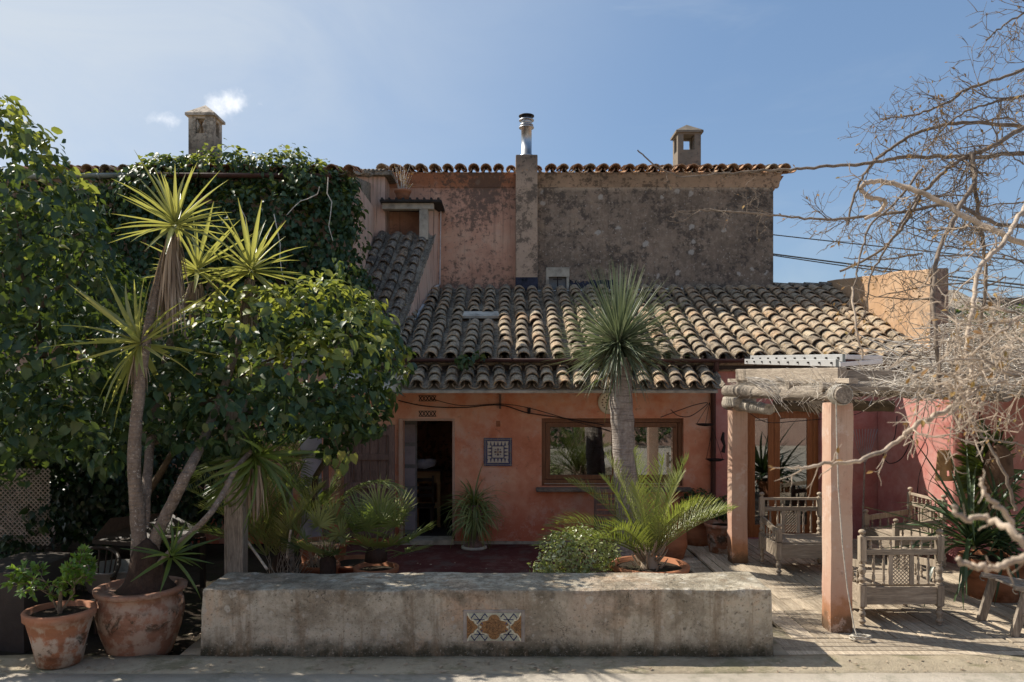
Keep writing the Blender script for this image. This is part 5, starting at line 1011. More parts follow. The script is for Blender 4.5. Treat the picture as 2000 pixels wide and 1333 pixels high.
b.build('blue_flower', 'ceramic_blue', wp); b = MB()
for k in range(4): a = k*math.pi/2; flat(b, disc_poly(cx+.043*math.cos(a), cz+.043*math.sin(a), .010, 6), y_-.006)
flat(b, disc_poly(cx, cz, .016, 8), y_-.006); b.build('ochre_flower', 'ceramic_ochre', wp)
pl = thing('wall_plate', 'round patterned plate on the wall under the porch tiles, half behind the yucca trunk', 'plate', (wx(1190), W, wz(786)))
c = Vector((wx(1190), W-.03, wz(786))); b = MB(); b.lathe([(0, 0), (.16, .0), (.20, .02), (.20, .028), (.15, .012), (0, .012)], (0, 0, 0), 28)
b.v = [(c.x+v[0], c.y-v[2]+.02, c.z+v[1]) for v in b.v]; b.build('dish', 'ceramic_cream', pl); b = MB()
for k in range(16): a = k*math.pi/8; flat(b, disc_poly(c.x+.125*math.cos(a), c.z+.125*math.sin(a), .013, 6), c.y-.002, .01)
for k in range(8): a = k*math.pi/4; flat(b, disc_poly(c.x+.06*math.cos(a), c.z+.06*math.sin(a), .014, 6), c.y+.003, .01)
b.build('painted_motif', 'ceramic_brown', pl)
# ------------------------------------------------ pergola: pillars, beams, brushwood
pg = thing('pergola', 'old pergola of two pink plastered pillars carrying logs and a brushwood roof', 'pergola', (3.5, 8.1, .1))
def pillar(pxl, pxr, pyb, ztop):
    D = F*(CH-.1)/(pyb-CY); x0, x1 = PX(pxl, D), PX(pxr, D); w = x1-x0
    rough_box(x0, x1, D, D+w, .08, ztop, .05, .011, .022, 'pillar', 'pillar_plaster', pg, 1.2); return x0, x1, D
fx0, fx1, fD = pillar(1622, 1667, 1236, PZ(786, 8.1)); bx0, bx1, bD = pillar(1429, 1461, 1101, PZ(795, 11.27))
def log(a, c, r0, r1, mat='log_wood', name='log', n=14, wob=.012, seg=10):
    a, c = Vector(a), Vector(c); pts = [a.lerp(c, i/seg)+Vector((random.uniform(-wob, wob), 0, random.uniform(-wob, wob))) for i in range(seg+1)]
    return MB().tube(pts, [(r0+(r1-r0)*i/seg)*random.uniform(.94, 1.06) for i in range(seg+1)], n).build(name, mat, pg)
log(P(1650, 771, 7.95), P(1420, 764, 11.6), .085, .10)
log(P(1502, 800, 10.3), P(1420, 788, 11.7), .075, .10, 'sacking', 'wrapped_log')
MB().box(bx0-.06, bx1+.05, bD-.25, bD+.3, PZ(795, bD)+.002, PZ(795, bD)+.15).build('sacking_wrap', 'sacking', pg, bevel=.03)
log(P(1745, 795, 9.6)+Vector((0, 0, .02)), P(1510, 793, 9.9), .07, .08, 'vine_stem')
for i, (D, z) in enumerate([(8.25, 2.66), (9.2, 2.68), (10.1, 2.68), (11.2, 2.69)]): log((3.4, D, z+.03), (9.6, D, z), .055, .055, 'log_wood', 'rafter', 8)
for i, x in enumerate((5.2, 6.7, 8.2, 9.4)): log((x, 7.95, 2.60), (x, 11.7, 2.62), .06, .06, 'log_wood', 'rafter', 8)
MB().beam((3.62, 7.96, 2.76), (3.42, 11.6, 2.79), .10, .055).build('board', 'grey_wood', pg, bevel=.004)
o = MB().beam(P(1645, 733, 8.2), P(1443, 732, 11.2), .10, .165).build('thick_plank', 'grey_wood', pg, bevel=.006)
MB().box(3.72, 6.9, 8.5, 8.56, 2.74, 2.88).build('board', 'grey_wood_x', pg, bevel=.004)
MB().box(3.60, 5.2, 8.02, 8.10, 2.655, 2.70).build('board', 'grey_wood_x', pg, bevel=.004)
def sticks(n, box, L, r, mat, parent, name, flat_=.15, dirx=1.0, seed=3, dens=None):
    rs = np.random.RandomState(seed); t = MB().tube([(0, 0, 0), (.03, .33, .02), (-.02, .66, -.01), (.01, 1, .02)], [1, .9, .8, .5], 4, False)
    tv = np.array(t.v); c = np.array([(0, 0, 0), (.03, .33, .02), (-.02, .66, -.01), (.01, 1, .02)]); base = np.repeat(c, 4, axis=0); off = (tv-base)
    tv2 = base + off*0.012   # radius 0.012 of the length
    pos = np.array([rs.uniform(box[0], box[1], n), rs.uniform(box[2], box[3], n), rs.uniform(box[4], box[5], n)]).T
    d = np.array([rs.choice([-1, 1], n)*dirx*rs.uniform(.4, 1, n), rs.normal(size=n)*.6, rs.normal(size=n)*flat_]).T
    ms = frames(pos, d, np.tile([[0.1, 0.1, 1]], (n, 1)), np.stack([rs.uniform(*L, n)]*3, 1))
    if dens is not None: ms = ms[dens(pos, rs)]
    o = bpy.data.objects.new(name, inst_mesh(name, tv2, t.f, t.s, ms, mat)); COL.objects.link(o); adopt(o, parent); o['kind'] = 'stuff'
sticks(3600, (4.3, 9.7, 8.2, 11.5, 2.70, 2.76), (.3, .8), 0, 'twig_grey', pg, 'brushwood', .05, 1.0, 3)
sticks(800, (3.42, 3.64, 8.0, 11.4, 2.66, 2.74), (.10, .28), 0, 'twig_pale', pg, 'brushwood', .35, .6, 4)
sticks(500, (3.9, 5.4, 8.0, 8.3, 2.66, 2.74), (.15, .4), 0, 'twig_pale', pg, 'brushwood', .3, .8, 5)
b = MB()
for i in range(90):
    a = random.uniform(0, 1); p = P(1520+random.choice((0, 0, 0, -60, 60))+random.uniform(-8, 30), 742+random.uniform(-6, 10), 9.6); b.tube([p, p+Vector((random.uniform(.1, .3), -.15, random.uniform(-.16, -.02))), p+Vector((random.uniform(.25, .45), -.25, random.uniform(-.42, -.12)))], [.005, .005, .003], 4, False)
b.build('stem_bundle', 'twig_pale', pg)
b = MB()   # rope binding the log end and hanging to the floor
for k in range(4):
    cc_ = P(1646-k*3, 771, 8.0+k*.03); b.tube([cc_+Vector((.105*math.cos(a), 0, .105*math.sin(a))) for a in [i*math.pi/8 for i in range(17)]], .007, 5, False)
rp = thing('rope', 'pale cord hanging down the front pillar and coiled on the deck', 'rope', P(1680, 1245, 7.9)); b.build('binding', 'rope_fibre', rp)
b = MB(); b.tube([P(1633, 780, 8.0), P(1634, 850, 7.98), P(1637, 950, 7.96), P(1645, 1060, 7.95), P(1655, 1150, 7.93), P(1668, 1225, 7.9), P(1673, 1240, 7.85)], .007, 5); b.build('cord', 'rope_fibre', rp)
b = MB(); cc_ = Vector((PX(1680, 7.85), 7.85, .115)); b.tube([cc_+Vector(((.09+.02*math.sin(i*1.7))*math.cos(i*.55), (.07+.02*math.cos(i*1.1))*math.sin(i*.55), .01+.012*math.sin(i*.8)+i*.0006)) for i in range(48)], .0075, 5); b.build('coil', 'rope_fibre', rp)
# sun-faded ladder on top
ld = thing('ladder', 'white aluminium extension ladder lying on edge on top of the pergola', 'ladder', (3.6, 8.6, 2.9))
for (a, c, hgt) in (((1635, 709, 8.35), (1456, 706, 11.3), .075), ((1648, 699, 8.7), (1467, 700, 11.5), .085)):
    A, B_ = P(*a), P(*c); o = MB().beam(A, B_, .03, hgt).build('rail', 'aluminium', ld, bevel=.003); MB().beam(A+Vector((0, -.006, 0)), A+Vector((0, -.001, 0)), .034, hgt+.006).build('end_cap', 'gutter_grey', ld); b = MB()
    for k in range(10):
        p = A.lerp(B_, .03+k*.103); b.beam(p+Vector((-.024, -.012, 0)), p+Vector((-.024, .012, 0)), .018, .02)
    b.build('rung_hole', 'iron', o)
for (a, c) in (((1650, 697, 8.8), (1722, 699, 8.8)), ((1640, 712, 8.6), (1722, 706, 8.6))): MB().beam(P(*a), P(*c), .05, .05).build('cross_rail', 'aluminium', ld, bevel=.003)
# ------------------------------------------------ turned armchairs
def turned(b, x, y, z0, z1, r, rings=3, n=12):
    H_ = z1-z0; prof = [(r*.6, 0), (r, .04), (r*.55, .09), (r*.9, .16), (r*1.05, .25), (r*.6, .36), (r*.75, .40), (r*.6, .44), (r*.95, .55), (r*1.0, .66), (r*.6, .78), (r*.8, .84), (r*.5, .9), (r*.9, .96), (r*.6, 1.0)]
    b.lathe([(0, z0)]+[(q, z0+H_*t) for q, t in prof]+[(0, z1)], (x, y, 0), n)
def make_chair(label, loc, rz):
    t = thing('armchair', label, 'armchair', loc, 'carved wooden armchairs on the deck', rz); w, d = .425, .35
    def bd(b, name, mat='bench_wood_z', bev=.003): return b.build(name, mat, t, bev, local=True)
    for sx in (-1, 1):
        for (y, top) in ((d, 1.04), (-d, .70)):
            b = MB(); x = sx*w; s = .036
            turned(b, x, y, 0, .21, .038); b.box(x-s, x+s, y-s, y+s, .211, .44); turned(b, x, y, .441, top-.24, .04) if top < .8 else turned(b, x, y, .441, .70, .04)
            z = top-.239 if top < .8 else .701; b.box(x-s, x+s, y-s, y+s, z, top-.07); b.lathe([(0, top-.071), (.03, top-.069), (.018, top-.05), (.034, top-.035), (.04, top-.02), (.03, top-.002), (.012, top+.006), (0, top+.008)], (x, y, 0), 12)
            bd(b, 'post')
    for y in (-d, d): b = MB(); b.box(-w+.037, w-.037, y-.02, y+.02, .23, .42); bd(b, 'apron', 'bench_wood_x')
    for sx in (-1, 1): b = MB(); b.box(sx*w-.02, sx*w+.02, -d+.037, d-.037, .23, .42); bd(b, 'apron', 'bench_wood_x')
    for k in range(6): yy = -d+.03+k*.108; b = MB(); b.box(-w+.03, w-.03, yy, yy+.102, .421, .441); bd(b, 'seat_slat', 'bench_wood_x')
    for (z0, z1) in ((.93, .965), (.77, .83)): b = MB(); b.box(-w+.037, w-.037, d-.022, d+.022, z0, z1); bd(b, 'back_rail', 'bench_wood_x')
    for k in range(7): b = MB(); turned(b, -w+.037+(k+.5)*(2*w-.074)/7, d, .83, .93, .016, n=8); bd(b, 'spindle')
    for x in (-.30, -.19, .19, .30): b = MB(); turned(b, x, d, .443, .77, .019, n=8); bd(b, 'spindle')
    for x in (-.115, .115): b = MB(); b.box(x-.025, x+.025, d-.014, d+.014, .442, .77); bd(b, 'stile')
    b = MB(); 
    for k in range(-4, 13):                # carved lattice panel between the stiles
        for s in (-1, 1):
            z = .442+k*.041; x0_, z0_, x1_, z1_ = -.09, z, .09, z+.18
            lo = max(0, (.445-z0_)/(z1_-z0_)); hi = min(1, (.768-z0_)/(z1_-z0_))
            if hi <= lo: continue
            xa, xb = x0_+(x1_-x0_)*lo, x0_+(x1_-x0_)*hi; b.beam((s*xa, d+s*.003, z0_+.18*lo), (s*xb, d+s*.003, z0_+.18*hi), .008, .011, up=Vector((0, 1, 0)))
    bd(b, 'lattice_panel', bev=0)
    for sx in (-1, 1):
        b = MB(); b.beam((sx*w, -d+.037, .575), (sx*w, d-.037, .66), .03, .08); bd(b, 'arm_rail')
        for k in range(5): y = -d+.1+k*.125; b = MB(); turned(b, sx*w, y, .42, .54+.012*k, .018, n=8); bd(b, 'spindle')
    return t
ch = make_chair('grey carved wooden armchair facing us between the two pergola pillars', (4.22, 10.97, .1), 0)
def copy_thing(o, label, loc, rz):
    c = o.copy(); COL.objects.link(c); c['label'] = label; c.location = loc; c.rotation_euler = (0, 0, rz)
    for k in list(o.children): q = k.copy(); COL.objects.link(q); q.parent = c
    return c
copy_thing(ch, 'nearest carved armchair seen from behind with lattice back, right of the front pillar', (4.315, 8.72, .1), R(181))
copy_thing(ch, 'carved armchair turned sideways at the pink wall, half hidden by strappy leaves', (5.95, 11.45, .1), R(-88))
# small stool visible behind left chair, corner bench
cb = thing('wooden_bench', 'weathered wooden bench with scrolled arm cut off by the bottom right corner', 'bench', (5.5, 8.0, .1))
for dy in (0, .55):
    b = MB(); b.beam((5.28, 7.95+dy, .62), (6.6, 7.85+dy, .40), .05, .055, up=Vector((0, 0, 1))); b.build('side_rail', 'grey_wood_x', cb, bevel=.01)
    b = MB(); b.beam((5.44, 7.99+dy, .57), (5.30, 7.99+dy, .1), .045, .09, up=Vector((1, 0, 0))); b.beam((6.3, 7.99+dy, .45), (6.4, 7.99+dy, .1), .045, .09, up=Vector((1, 0, 0))); b.build('leg', 'grey_wood_z', cb, bevel=.006)
    b = MB(); b.tube([(5.30+.05*t*math.cos(t*5), 7.955+dy, .60+.05*t*math.sin(t*5)) for t in [i/14 for i in range(15)]], .008, 5); b.build('scroll', 'grey_wood_z', cb)
MB().beam((5.37, 7.97, .33), (6.38, 8.5, .27), .06, .03).build('brace', 'grey_wood_x', cb)
for k in range(5): MB().beam((5.5+k*.24, 7.92, .58-k*.04), (5.5+k*.24, 8.5, .58-k*.04), .2, .02).build('seat_slat', 'grey_wood', cb)
# ------------------------------------------------ right-hand walls under the pergola
rw = thing('buttress_wall', 'pink projecting wall at the right, lit by the sun on its left side', 'wall', (6.9, 12, 0))
b = MB(); pts = [(6.40, 13.19), (6.47, 12.6), (6.53, 12.0), (6.60, 11.3), (6.72, 11.22), (10.5, 11.22), (10.5, 13.19)]
b.prism([Vector((p[0], p[1], 0)) for p in pts], (0, 0, 2.78)); b.build('wall', 'red_plaster', rw, bevel=.03)
# left-hand dark things: post, cloth column, door leaf
po = thing('timber_post', 'grey square timber post standing in the shade behind the left end of the bench', 'post', P(457, 1118, 8.9))
rough_box(PX(441, 8.9), PX(474, 8.9), 8.9, 9.09, 0, 2.6, .1, .006, .012, 'shaft', 'grey_wood_z', po); MB().box(PX(436, 8.9), PX(440, 8.9), 8.93, 9.0, 0, 2.6).build('edge_board', 'grey_wood_z', po)
cl = thing('wrapped_column', 'pale sheet-wrapped column hanging under the vine left of the plank door', 'column', P(608, 1000, 12.6)); b = MB(); c = P(608, 0, 12.6); b.lathe([(.17+.012*math.sin(i), .0+2.6*i/20) for i in range(21)], (c.x, c.y, 0), 18, wob=.05); b.build('wrapping', 'pale_fabric', cl)
MB().box(PX(631, 12.6), PX(640, 12.6), 12.6, 12.68, 0, 2.6).build('side_post', 'plank_wood', cl)
dl = thing('plank_door', 'old brown plank door leaf folded back against the wall left of the doorway', 'door', (wx(730), W-.15, 0))
x0, x1 = wx(678), wx(772); n = 6
for k in range(n): a = x0+(x1-x0)*k/n; MB().box(a+.004, a+(x1-x0)/n-.004, W-.12, W-.09, .12, 2.02).build('plank', 'plank_wood', dl, bevel=.003)
for z in (.22, .62, 1.02, 1.5, 1.92): MB().box(x0, x1, W-.15, W-.121, z-.05, z+.05).build('rail', 'plank_wood', dl, bevel=.004)
for a in (x0-.02, x1-.09): MB().box(a, a+.1, W-.158, W-.11, .1, 2.05).build('stile', 'plank_wood', dl, bevel=.004)
# inside the doorway
il = thing('inner_door', 'grey panelled inner door standing open inside the dark doorway', 'door', (wx(795), 13.7, 0)); xx = PX(786, 13.75)
b = MB(); b.box(xx, xx+.04, 13.6, 14.3, .05, 2.1); b.box(xx, xx+.26, 13.75, 13.79, .05, 2.1); b.build('leaf_frame', 'grey_paint', il)
for k in range(5): MB().box(xx+.03, xx+.23, 13.735, 13.749, .14+k*.39, .46+k*.39).build('panel', 'pale_fabric', il)
tb = thing('wooden_table', 'small pale wooden table inside the doorway with a cloth heap on it', 'table', PX and (PX(835, 14.5), 14.5, .05)); D = 14.4; x0, x1, zt = PX(812, D), PX(860, D), PZ(917, D)
MB().box(x0-.03, x1+.03, D-.05, D+.6, zt-.03, zt).build('table_top', 'dark_furniture', tb)
MB().box(x0, x1, D, D+.5, zt-.26, zt-.031).build('drawer_box', 'pale_wood', tb)
for a in (x0, x1-.06): MB().box(a, a+.06, D, D+.06, .06, zt-.262).build('leg', 'pale_wood', tb)
MB().box(x0+.061, x1-.061, D, D+.05, .42, .52).build('stretcher', 'pale_wood', tb)
tw_ = rough_box(PX(812, 14.3), PX(848, 14.3), 14.4, 14.7, zt+.003, zt+.2, .03, .05, .09, 'towel_heap', 'towel', None, 5); tag(tw_, 'crumpled pale cloth heap lying on the table inside the doorway', 'cloth')
sc_ = thing('wooden_chair', 'dark wooden chair standing before the table inside the doorway', 'chair', (PX(820, 14.0), 14.0, .05)); cx_ = PX(824, 14.0)
for sx in (-.18, .18):
    for (yy, tp_) in ((13.9, .5), (14.25, 1.05)): MB().box(cx_+sx-.02, cx_+sx+.02, yy-.02, yy+.02, .055, tp_).build('leg', 'dark_furniture', sc_)
MB().box(cx_-.22, cx_+.22, 13.87, 14.28, .501, .53).build('seat', 'dark_furniture', sc_)
for z in (.68, .82, .97): MB().box(cx_-.159, cx_+.159, 14.24, 14.26, z-.03, z+.03).build('back_slat', 'dark_furniture', sc_)
# urn with grassy plant
ur = thing('urn_plant', 'grassy drooping spider plant in a tall clay urn beside the doorway', 'potted plant', (PX(925, 12.85), 12.85, 0)); uc = Vector((PX(926, 12.85), 12.85, .0))
MB().lathe([(0, 0), (.16, .0), (.17, .05), (.08, .12), (.07, .2), (.12, .3), (.15, .45), (.16, .6), (.13, .68), (.16, .72), (.13, .73), (0, .68)], uc, 18).build('urn', 'plank_wood', ur)
MB().lathe([(0, -.0), (.22, .0), (.21, .035), (0, .04)], uc, 18).build('plinth', 'white_cement', ur)
rosette(ur, uc+Vector((0, 0, .72)), (0, -.1, 1), 190, .58, .022, 'palm_leaf_dark', 5, 120, bends=(.8, 1.6, 2.3), rest=True, seed=70, lvar=.4)
rosette(ur, uc+Vector((.02, -.1, .5)), (0, -.6, .6), 120, .48, .02, 'palm_leaf_dark', 5, 120, bends=(1.2, 1.8), rest=True, seed=71, lvar=.35)
# pots beside back pillar
for i, (px, D, r, hg, lab) in enumerate([(1362, 12.7, .26, .42, 'brown ribbed pot with dark leafy plant by the back wall'), (1412, 12.1, .27, .45, 'greyish clay pot with dark leafy plant left of the back pillar')]):
    c = Vector((PX(px, D), D, .10)); t = thing('potted_plant', lab, 'potted plant', c); pot(t, c, r, hg, ['pot_rim', 'pot_terracotta'][i], .78, .12)
    M_, nr, sc, pos = leaf_shell([(px-2, PZ and (CY+(CH-.80)*F/D), D, .28, .22, .24)], 420, .075, 80+i); pieces('leaf', OVAL, M_, 'ivy_leaf', t, 60, sc, 'foliage')
# left pots among the palms
for i, (px, D, r, hg, lab) in enumerate([(603, 9.0, .36, .36, 'wide terracotta bowl of soil behind the left part of the bench'), (625, 9.9, .24, .42, 'middle sized clay pot with dead twigs behind the wide bowl'), (560, 9.3, .2, .35, 'round clay pot tipped among the palm litter'), (690, 10.4, .36, .34, 'wide shallow clay pot left of the fan palm')]):
    c = Vector((PX(px, D), D, 0)); t = thing('clay_pot', lab, 'pot', c); pot(t, c, r, hg, 'pot_rim', .75, .14)
    if i in (1, 2):
        b = MB()
        for k in range(60): p = c+Vector((random.gauss(0, .08), random.gauss(0, .08), hg-.06)); q = p+Vector((random.gauss(0, .14), random.gauss(0, .12), random.uniform(.15, .5))); b.tube([p, p.lerp(q, .5)+Vector((random.gauss(0, .03), 0, 0)), q], [.005, .004, .002], 4, False)
        b.build('dead_twigs', 'twig_grey', t)
for (a, c, lab) in (((478, 1050, 9.2), (522, 1112, 9.0), 'bare stick leaning in the palm litter right of the timber post'), ((568, 1035, 9.3), (560, 1090, 9.3), 'short pale stick standing upright in a clay pot')):
    tag(MB().tube([P(*a), P(*c)], .016, 7).build('stick', 'twig_pale'), lab, 'stick')
# trellis, wicker chair, bowl, low block at far left
tl = thing('trellis', 'white diagonal lattice trellis panel in the shade at the left edge', 'trellis', P(40, 1060, 10.7)); b1, b2_ = [], []
for k in range(30):
    for s in (-1, 1):
        D = 10.7; X0 = PX(-60, D)+k*.065-.6; a = Vector((X0, D+.004*s, PZ(1065, D))); c = Vector((X0+1.05, D+.004*s, PZ(915, D)))
        if s < 0: a, c = Vector((X0, D-.004, PZ(915, D))), Vector((X0+1.05, D-.004, PZ(1065, D)))
        lo_, hi_ = PX(-60, D), PX(98, D); ta = max(0, (lo_-a.x)/(c.x-a.x)); tb_ = min(1, (hi_-a.x)/(c.x-a.x))
        if tb_ > ta+.02: MB().beam(a.lerp(c, ta), a.lerp(c, tb_), .012, .024, up=Vector((0, -1, 0))).build('slat', 'lattice_paint', tl)
wk = thing('wicker_chair', 'dark wicker armchair in the deep shade behind the small citrus pot', 'chair', P(190, 1200, 8.6)); b = MB(); c = Vector((PX(170, 8.6), 8.6, 0))
arc = [c+Vector((.42*math.cos(a), -.28+.55*math.sin(a), .62+.22*math.sin(a))) for a in [math.pi*i/14 for i in range(15)]]; b.tube(arc, .022, 8)
for i, p in enumerate(arc): b.tube([p, Vector((c.x+(p.x-c.x)*.75, c.y+(p.y-c.y)*.75, .36))], .010, 5, False)
b.build('back_frame', 'dark_furniture', wk); MB().lathe([(0, .36), (.34, .36), (.36, .32), (.34, .28), (0, .28)], c, 18).build('seat', 'dark_furniture', wk); b = MB()
for a in (.8, 2.3, 3.9, 5.5): b.tube([c+Vector((.27*math.cos(a), .27*math.sin(a), .3)), c+Vector((.3*math.cos(a), .3*math.sin(a), 0))], .02, 6)
b.build('leg', 'dark_furniture', wk)
bw = tag(MB().lathe([(0, 0), (.22, 0), (.30, .2), (.36, .38), (.38, .40), (.34, .40), (.28, .25), (0, .2)], (PX(225, 8.9), 8.9, .22), 24).build('stone_bowl', 'marble_white'), 'pale stone bowl in the shade left of the yucca base', 'bowl')
MB().lathe([(0, 0), (.2, 0), (.2, .215), (0, .215)], (PX(225, 8.9), 8.9, 0), 16).build('foot', 'dark_render', bw)
sh = thing('side_table', 'sloping dark cloth-covered table in the shade behind the yucca stems', 'table', P(330, 1100, 10)); MB().prism([P(270, 1060, 10), P(180, 1055, 10.3), P(215, 1012, 10.4), P(330, 1000, 10.6), P(400, 1040, 10.2)], (0, 0, -.05)).build('table_top', 'dark_furniture', sh)
for px in (275, 390): MB().box(PX(px, 10.3), PX(px, 10.3)+.06, 10.3, 10.36, 0, PZ(1050, 10.3)).build('leg', 'dark_furniture', sh)
tag(rough_box(PX(-80, 7.9), PX(48, 7.9), 7.9, 8.9, -.05, PZ(1118, 7.9), .1, .015, .03, 'stone_block', 'dark_wall', None), 'low dark masonry block at the left edge behind the citrus pot', 'masonry block')
# things by the window and the wall
wc = thing('slatted_chair', 'dark slatted wooden chair by the window, half behind the yucca trunk', 'chair', (PX(1185, 12.7), 12.7, 0)); cx_ = PX(1186, 12.7)
for sx in (-.2, .2): MB().box(cx_+sx-.02, cx_+sx+.02, 12.66, 12.70, .002, 1.05).build('leg', 'plank_wood', wc); MB().box(cx_+sx-.02, cx_+sx+.02, 12.28, 12.32, .002, .45).build('leg', 'plank_wood', wc)
for k in range(6): MB().box(cx_-.179, cx_+.179, 12.67, 12.69, .5+k*.09, .56+k*.09).build('back_slat', 'plank_wood', wc)
for k in range(5): MB().box(cx_-.21, cx_+.21, 12.29+k*.075, 12.35+k*.075, .452, .472).build('seat_slat', 'plank_wood', wc)
for k in range(4): MB().box(cx_-.179, cx_+.179, 12.3, 12.32, .08+k*.09, .13+k*.09).build('front_slat', 'plank_wood', wc)
jj = tag(MB().lathe([(0, 0), (.16, 0), (.24, .25), (.22, .48), (.14, .58), (.17, .62), (.12, .62), (0, .5)], (PX(1312, 11.9), 11.9, .0), 20).build('clay_jar', 'pot_rim'), 'orange clay jar standing behind the potted feather palm', 'jar')
for i, (px, py, top, lab) in enumerate([(1377, 829, (1386, 786), 'upper of the two hanging iron balance pans right of the window'), (1396, 898, (1392, 835), 'lower of the two hanging iron balance pans right of the window')]):
    D = 12.75; t = thing('hanging_scale', lab, 'scale', P(px, py, D), 'iron balance pans'); c = P(px, py, D); tp_ = P(*top, D)
    MB().lathe([(0, -.03), (.10, -.02), (.155, .008), (.15, .014), (.09, -.008), (0, -.015)], c, 20).build('pan', 'iron', t); b = MB()
    for a in (0.3, 2.4, 4.5): b.tube([c+Vector((.15*math.cos(a), .15*math.sin(a), .01)), tp_], .004, 4, False)
    b.build('chain', 'iron', t)
tag(MB().tube([P(1413, 845, 12.9), P(1411, 858, 12.85), P(1415, 870, 12.85), P(1412, 884, 12.85)], [.02, .035, .02, .035], 8).build('iron_ornament', 'iron'), 'small dark iron ornament hanging on the pink wall beside the downpipe', 'ornament')
def cable(pts, D, r, lab, name='cable', group=None):
    c = [P(p[0], p[1], p[2] if len(p) > 2 else D) for p in pts]; out = []
    for i in range(len(c)-1):
        p0, p1, p2, p3 = c[max(i-1, 0)], c[i], c[i+1], c[min(i+2, len(c)-1)]
        for k in range(6): t = k/6; out.append(.5*((2*p1)+(p2-p0)*t+(2*p0-5*p1+4*p2-p3)*t*t+(3*p1-p0-3*p2+p3)*t**3))
    out.append(c[-1]); return tag(MB().tube(out, r, 5).build(name, 'black_rubber'), lab, 'cable', group)
cable([(778, 782), (830, 793), (900, 796), (976, 791), (1030, 806), (1110, 818), (1180, 830)], 13.1, .009, 'thick black cable strung along the wall from the door to the window top')
cable([(840, 778), (900, 792), (976, 789), (1034, 797), (1120, 822), (1200, 845)], 13.05, .006, 'thin black wire running just above the thick cable across the terracotta wall')
cable([(1290, 815), (1330, 800), (1360, 790), (1382, 788), (1350, 812), (1325, 812), (1310, 800)], 13.0, .007, 'looped black wire above the right end of the window')
cable([(1465, 808), (1500, 825), (1560, 822), (1660, 812), (1700, 795)], 12.9, .006, 'thin wire sagging across the glazed door')
tag(MB().box(wx(975), wx(979), W-.06, W-.005, wz(798), wz(770)).build('wall_bracket', 'plank_wood'), 'small wooden bracket holding the cables above the blue tile picture', 'bracket')
tag(MB().box(wx(1030), wx(1036), W-.05, W-.005, wz(808), wz(796)).build('cable_clamp', 'iron'), 'small black cable clamp left of the window top', 'clamp')
# the rake
rk = thing('rake', 'fan rake leaning upside down on the pink wall right of the front pillar', 'rake', P(1684, 1060, 12.9)); b = MB(); b.tube([P(1684, 1058, 12.7), P(1689, 905, 13.0)], .016, 8); b.build('handle', 'grey_wood_z', rk); b = MB()
for k in range(9): a = (k-4)/4; b.tube([P(1689, 908, 13.0), P(1689+a*14, 875, 13.02), P(1690+a*24, 838, 13.05)], .006, 5)
b.build('tine', 'steel', rk)
cable([(1752, 812, 12.6), (1748, 850, 12.5), (1738, 870, 12.5), (1725, 888, 12.6), (1738, 905, 12.6), (1765, 890, 12.3), (1788, 830, 11.95), (1795, 772, 11.85)], 12.7, .008, 'big dark loop of cable hanging against the pink wall', 'hose')
cable([(1812, 772, 11.65), (1800, 840, 11.83), (1812, 880, 11.65), (1795, 930, 11.9), (1790, 1000, 11.95)], 12.3, .006, 'thin dark cable running down the sunlit pink wall')
# hanging lamp holder, tin lantern
t = thing('lamp_holder', 'black lamp holder with white ring hanging on a cable before the dark pink wall', 'lamp', P(1912, 880, 10.9)); c = P(1912, 880, 10.9)
MB().lathe([(0, .12), (.015, .12), (.03, .06), (.05, .03), (.05, 0), (0, 0)], c, 14).build('holder', 'black_rubber', t); MB().lathe([(0, 0), (.055, -.001), (.055, -.05), (0, -.05)], c, 14).build('ring', 'white_plastic', t); MB().tube([c+Vector((0, 0, .11)), c+Vector((.02, 0, .9))], .007, 5).build('flex', 'black_rubber', t)
t = thing('tin_lantern', 'tan pierced wall lantern on the edge of the sunlit pink wall', 'lantern', P(1842, 905, 11.05)); b = MB(); c = P(1842, 938, 11.05); n = 10
for j in range(6):
    for i in range(n):
        if j == 1 and i % 4 == 1: continue
        def q(u, v): a = R(200+140*u/n); rr = .15-.05*(v/6); return c+Vector((rr*math.cos(a), rr*math.sin(a)*.7, .44*v/6))
        b.add([q(i, j), q(i+1, j), q(i+1, j+1), q(i, j+1)], [(0, 1, 2, 3)])
b.build('shade', 'card', t); MB().lathe([(0, .0), (.02, 0), (.02, .3), (0, .3)], c+Vector((0, -.02, .1)), 8).build('candle', 'white_plastic', t)
# strappy plant and tall spiky plant at right
stp = thing('strappy_plant', 'large plant of long drooping strap leaves in a clay pot at the right', 'potted plant', P(1950, 1180, 9.6)); c = P(1940, 1060, 9.5)
rosette(stp, c+Vector((-.25, 0, .0)), (-.15, -.1, 1), 64, 1.25, .055, 'strap_leaf', 4, 75, bends=(.3, 1.3, 2.1), seed=90, lvar=.3)
rosette(stp, c+Vector((.1, 0, -.05)), (.1, -.2, 1), 40, 1.0, .05, 'strap_leaf', 4, 85, bends=(.5, 1.5, 2.2), seed=91, lvar=.3)
pot(stp, (c.x, c.y, .1), .36, .50, 'pot_rim', .8)
tsp = thing('spiky_wreath_plant', 'tall dark toothed plant around a brown oval trunk against the deep pink wall', 'plant', P(1958, 1050, 10.7)); c = P(1950, 930, 10.7); b = MB(); b.lathe([(0, -1.3), (.10, -1.3), (.12, -.5), (.17, -.2), (.19, .05), (.16, .3), (.08, .42), (0, .45)], c, 14, wob=.05); b.build('trunk', 'cow_skull_wood', tsp)
T = blade(.36, .07, .2, 5, .3); ms = []
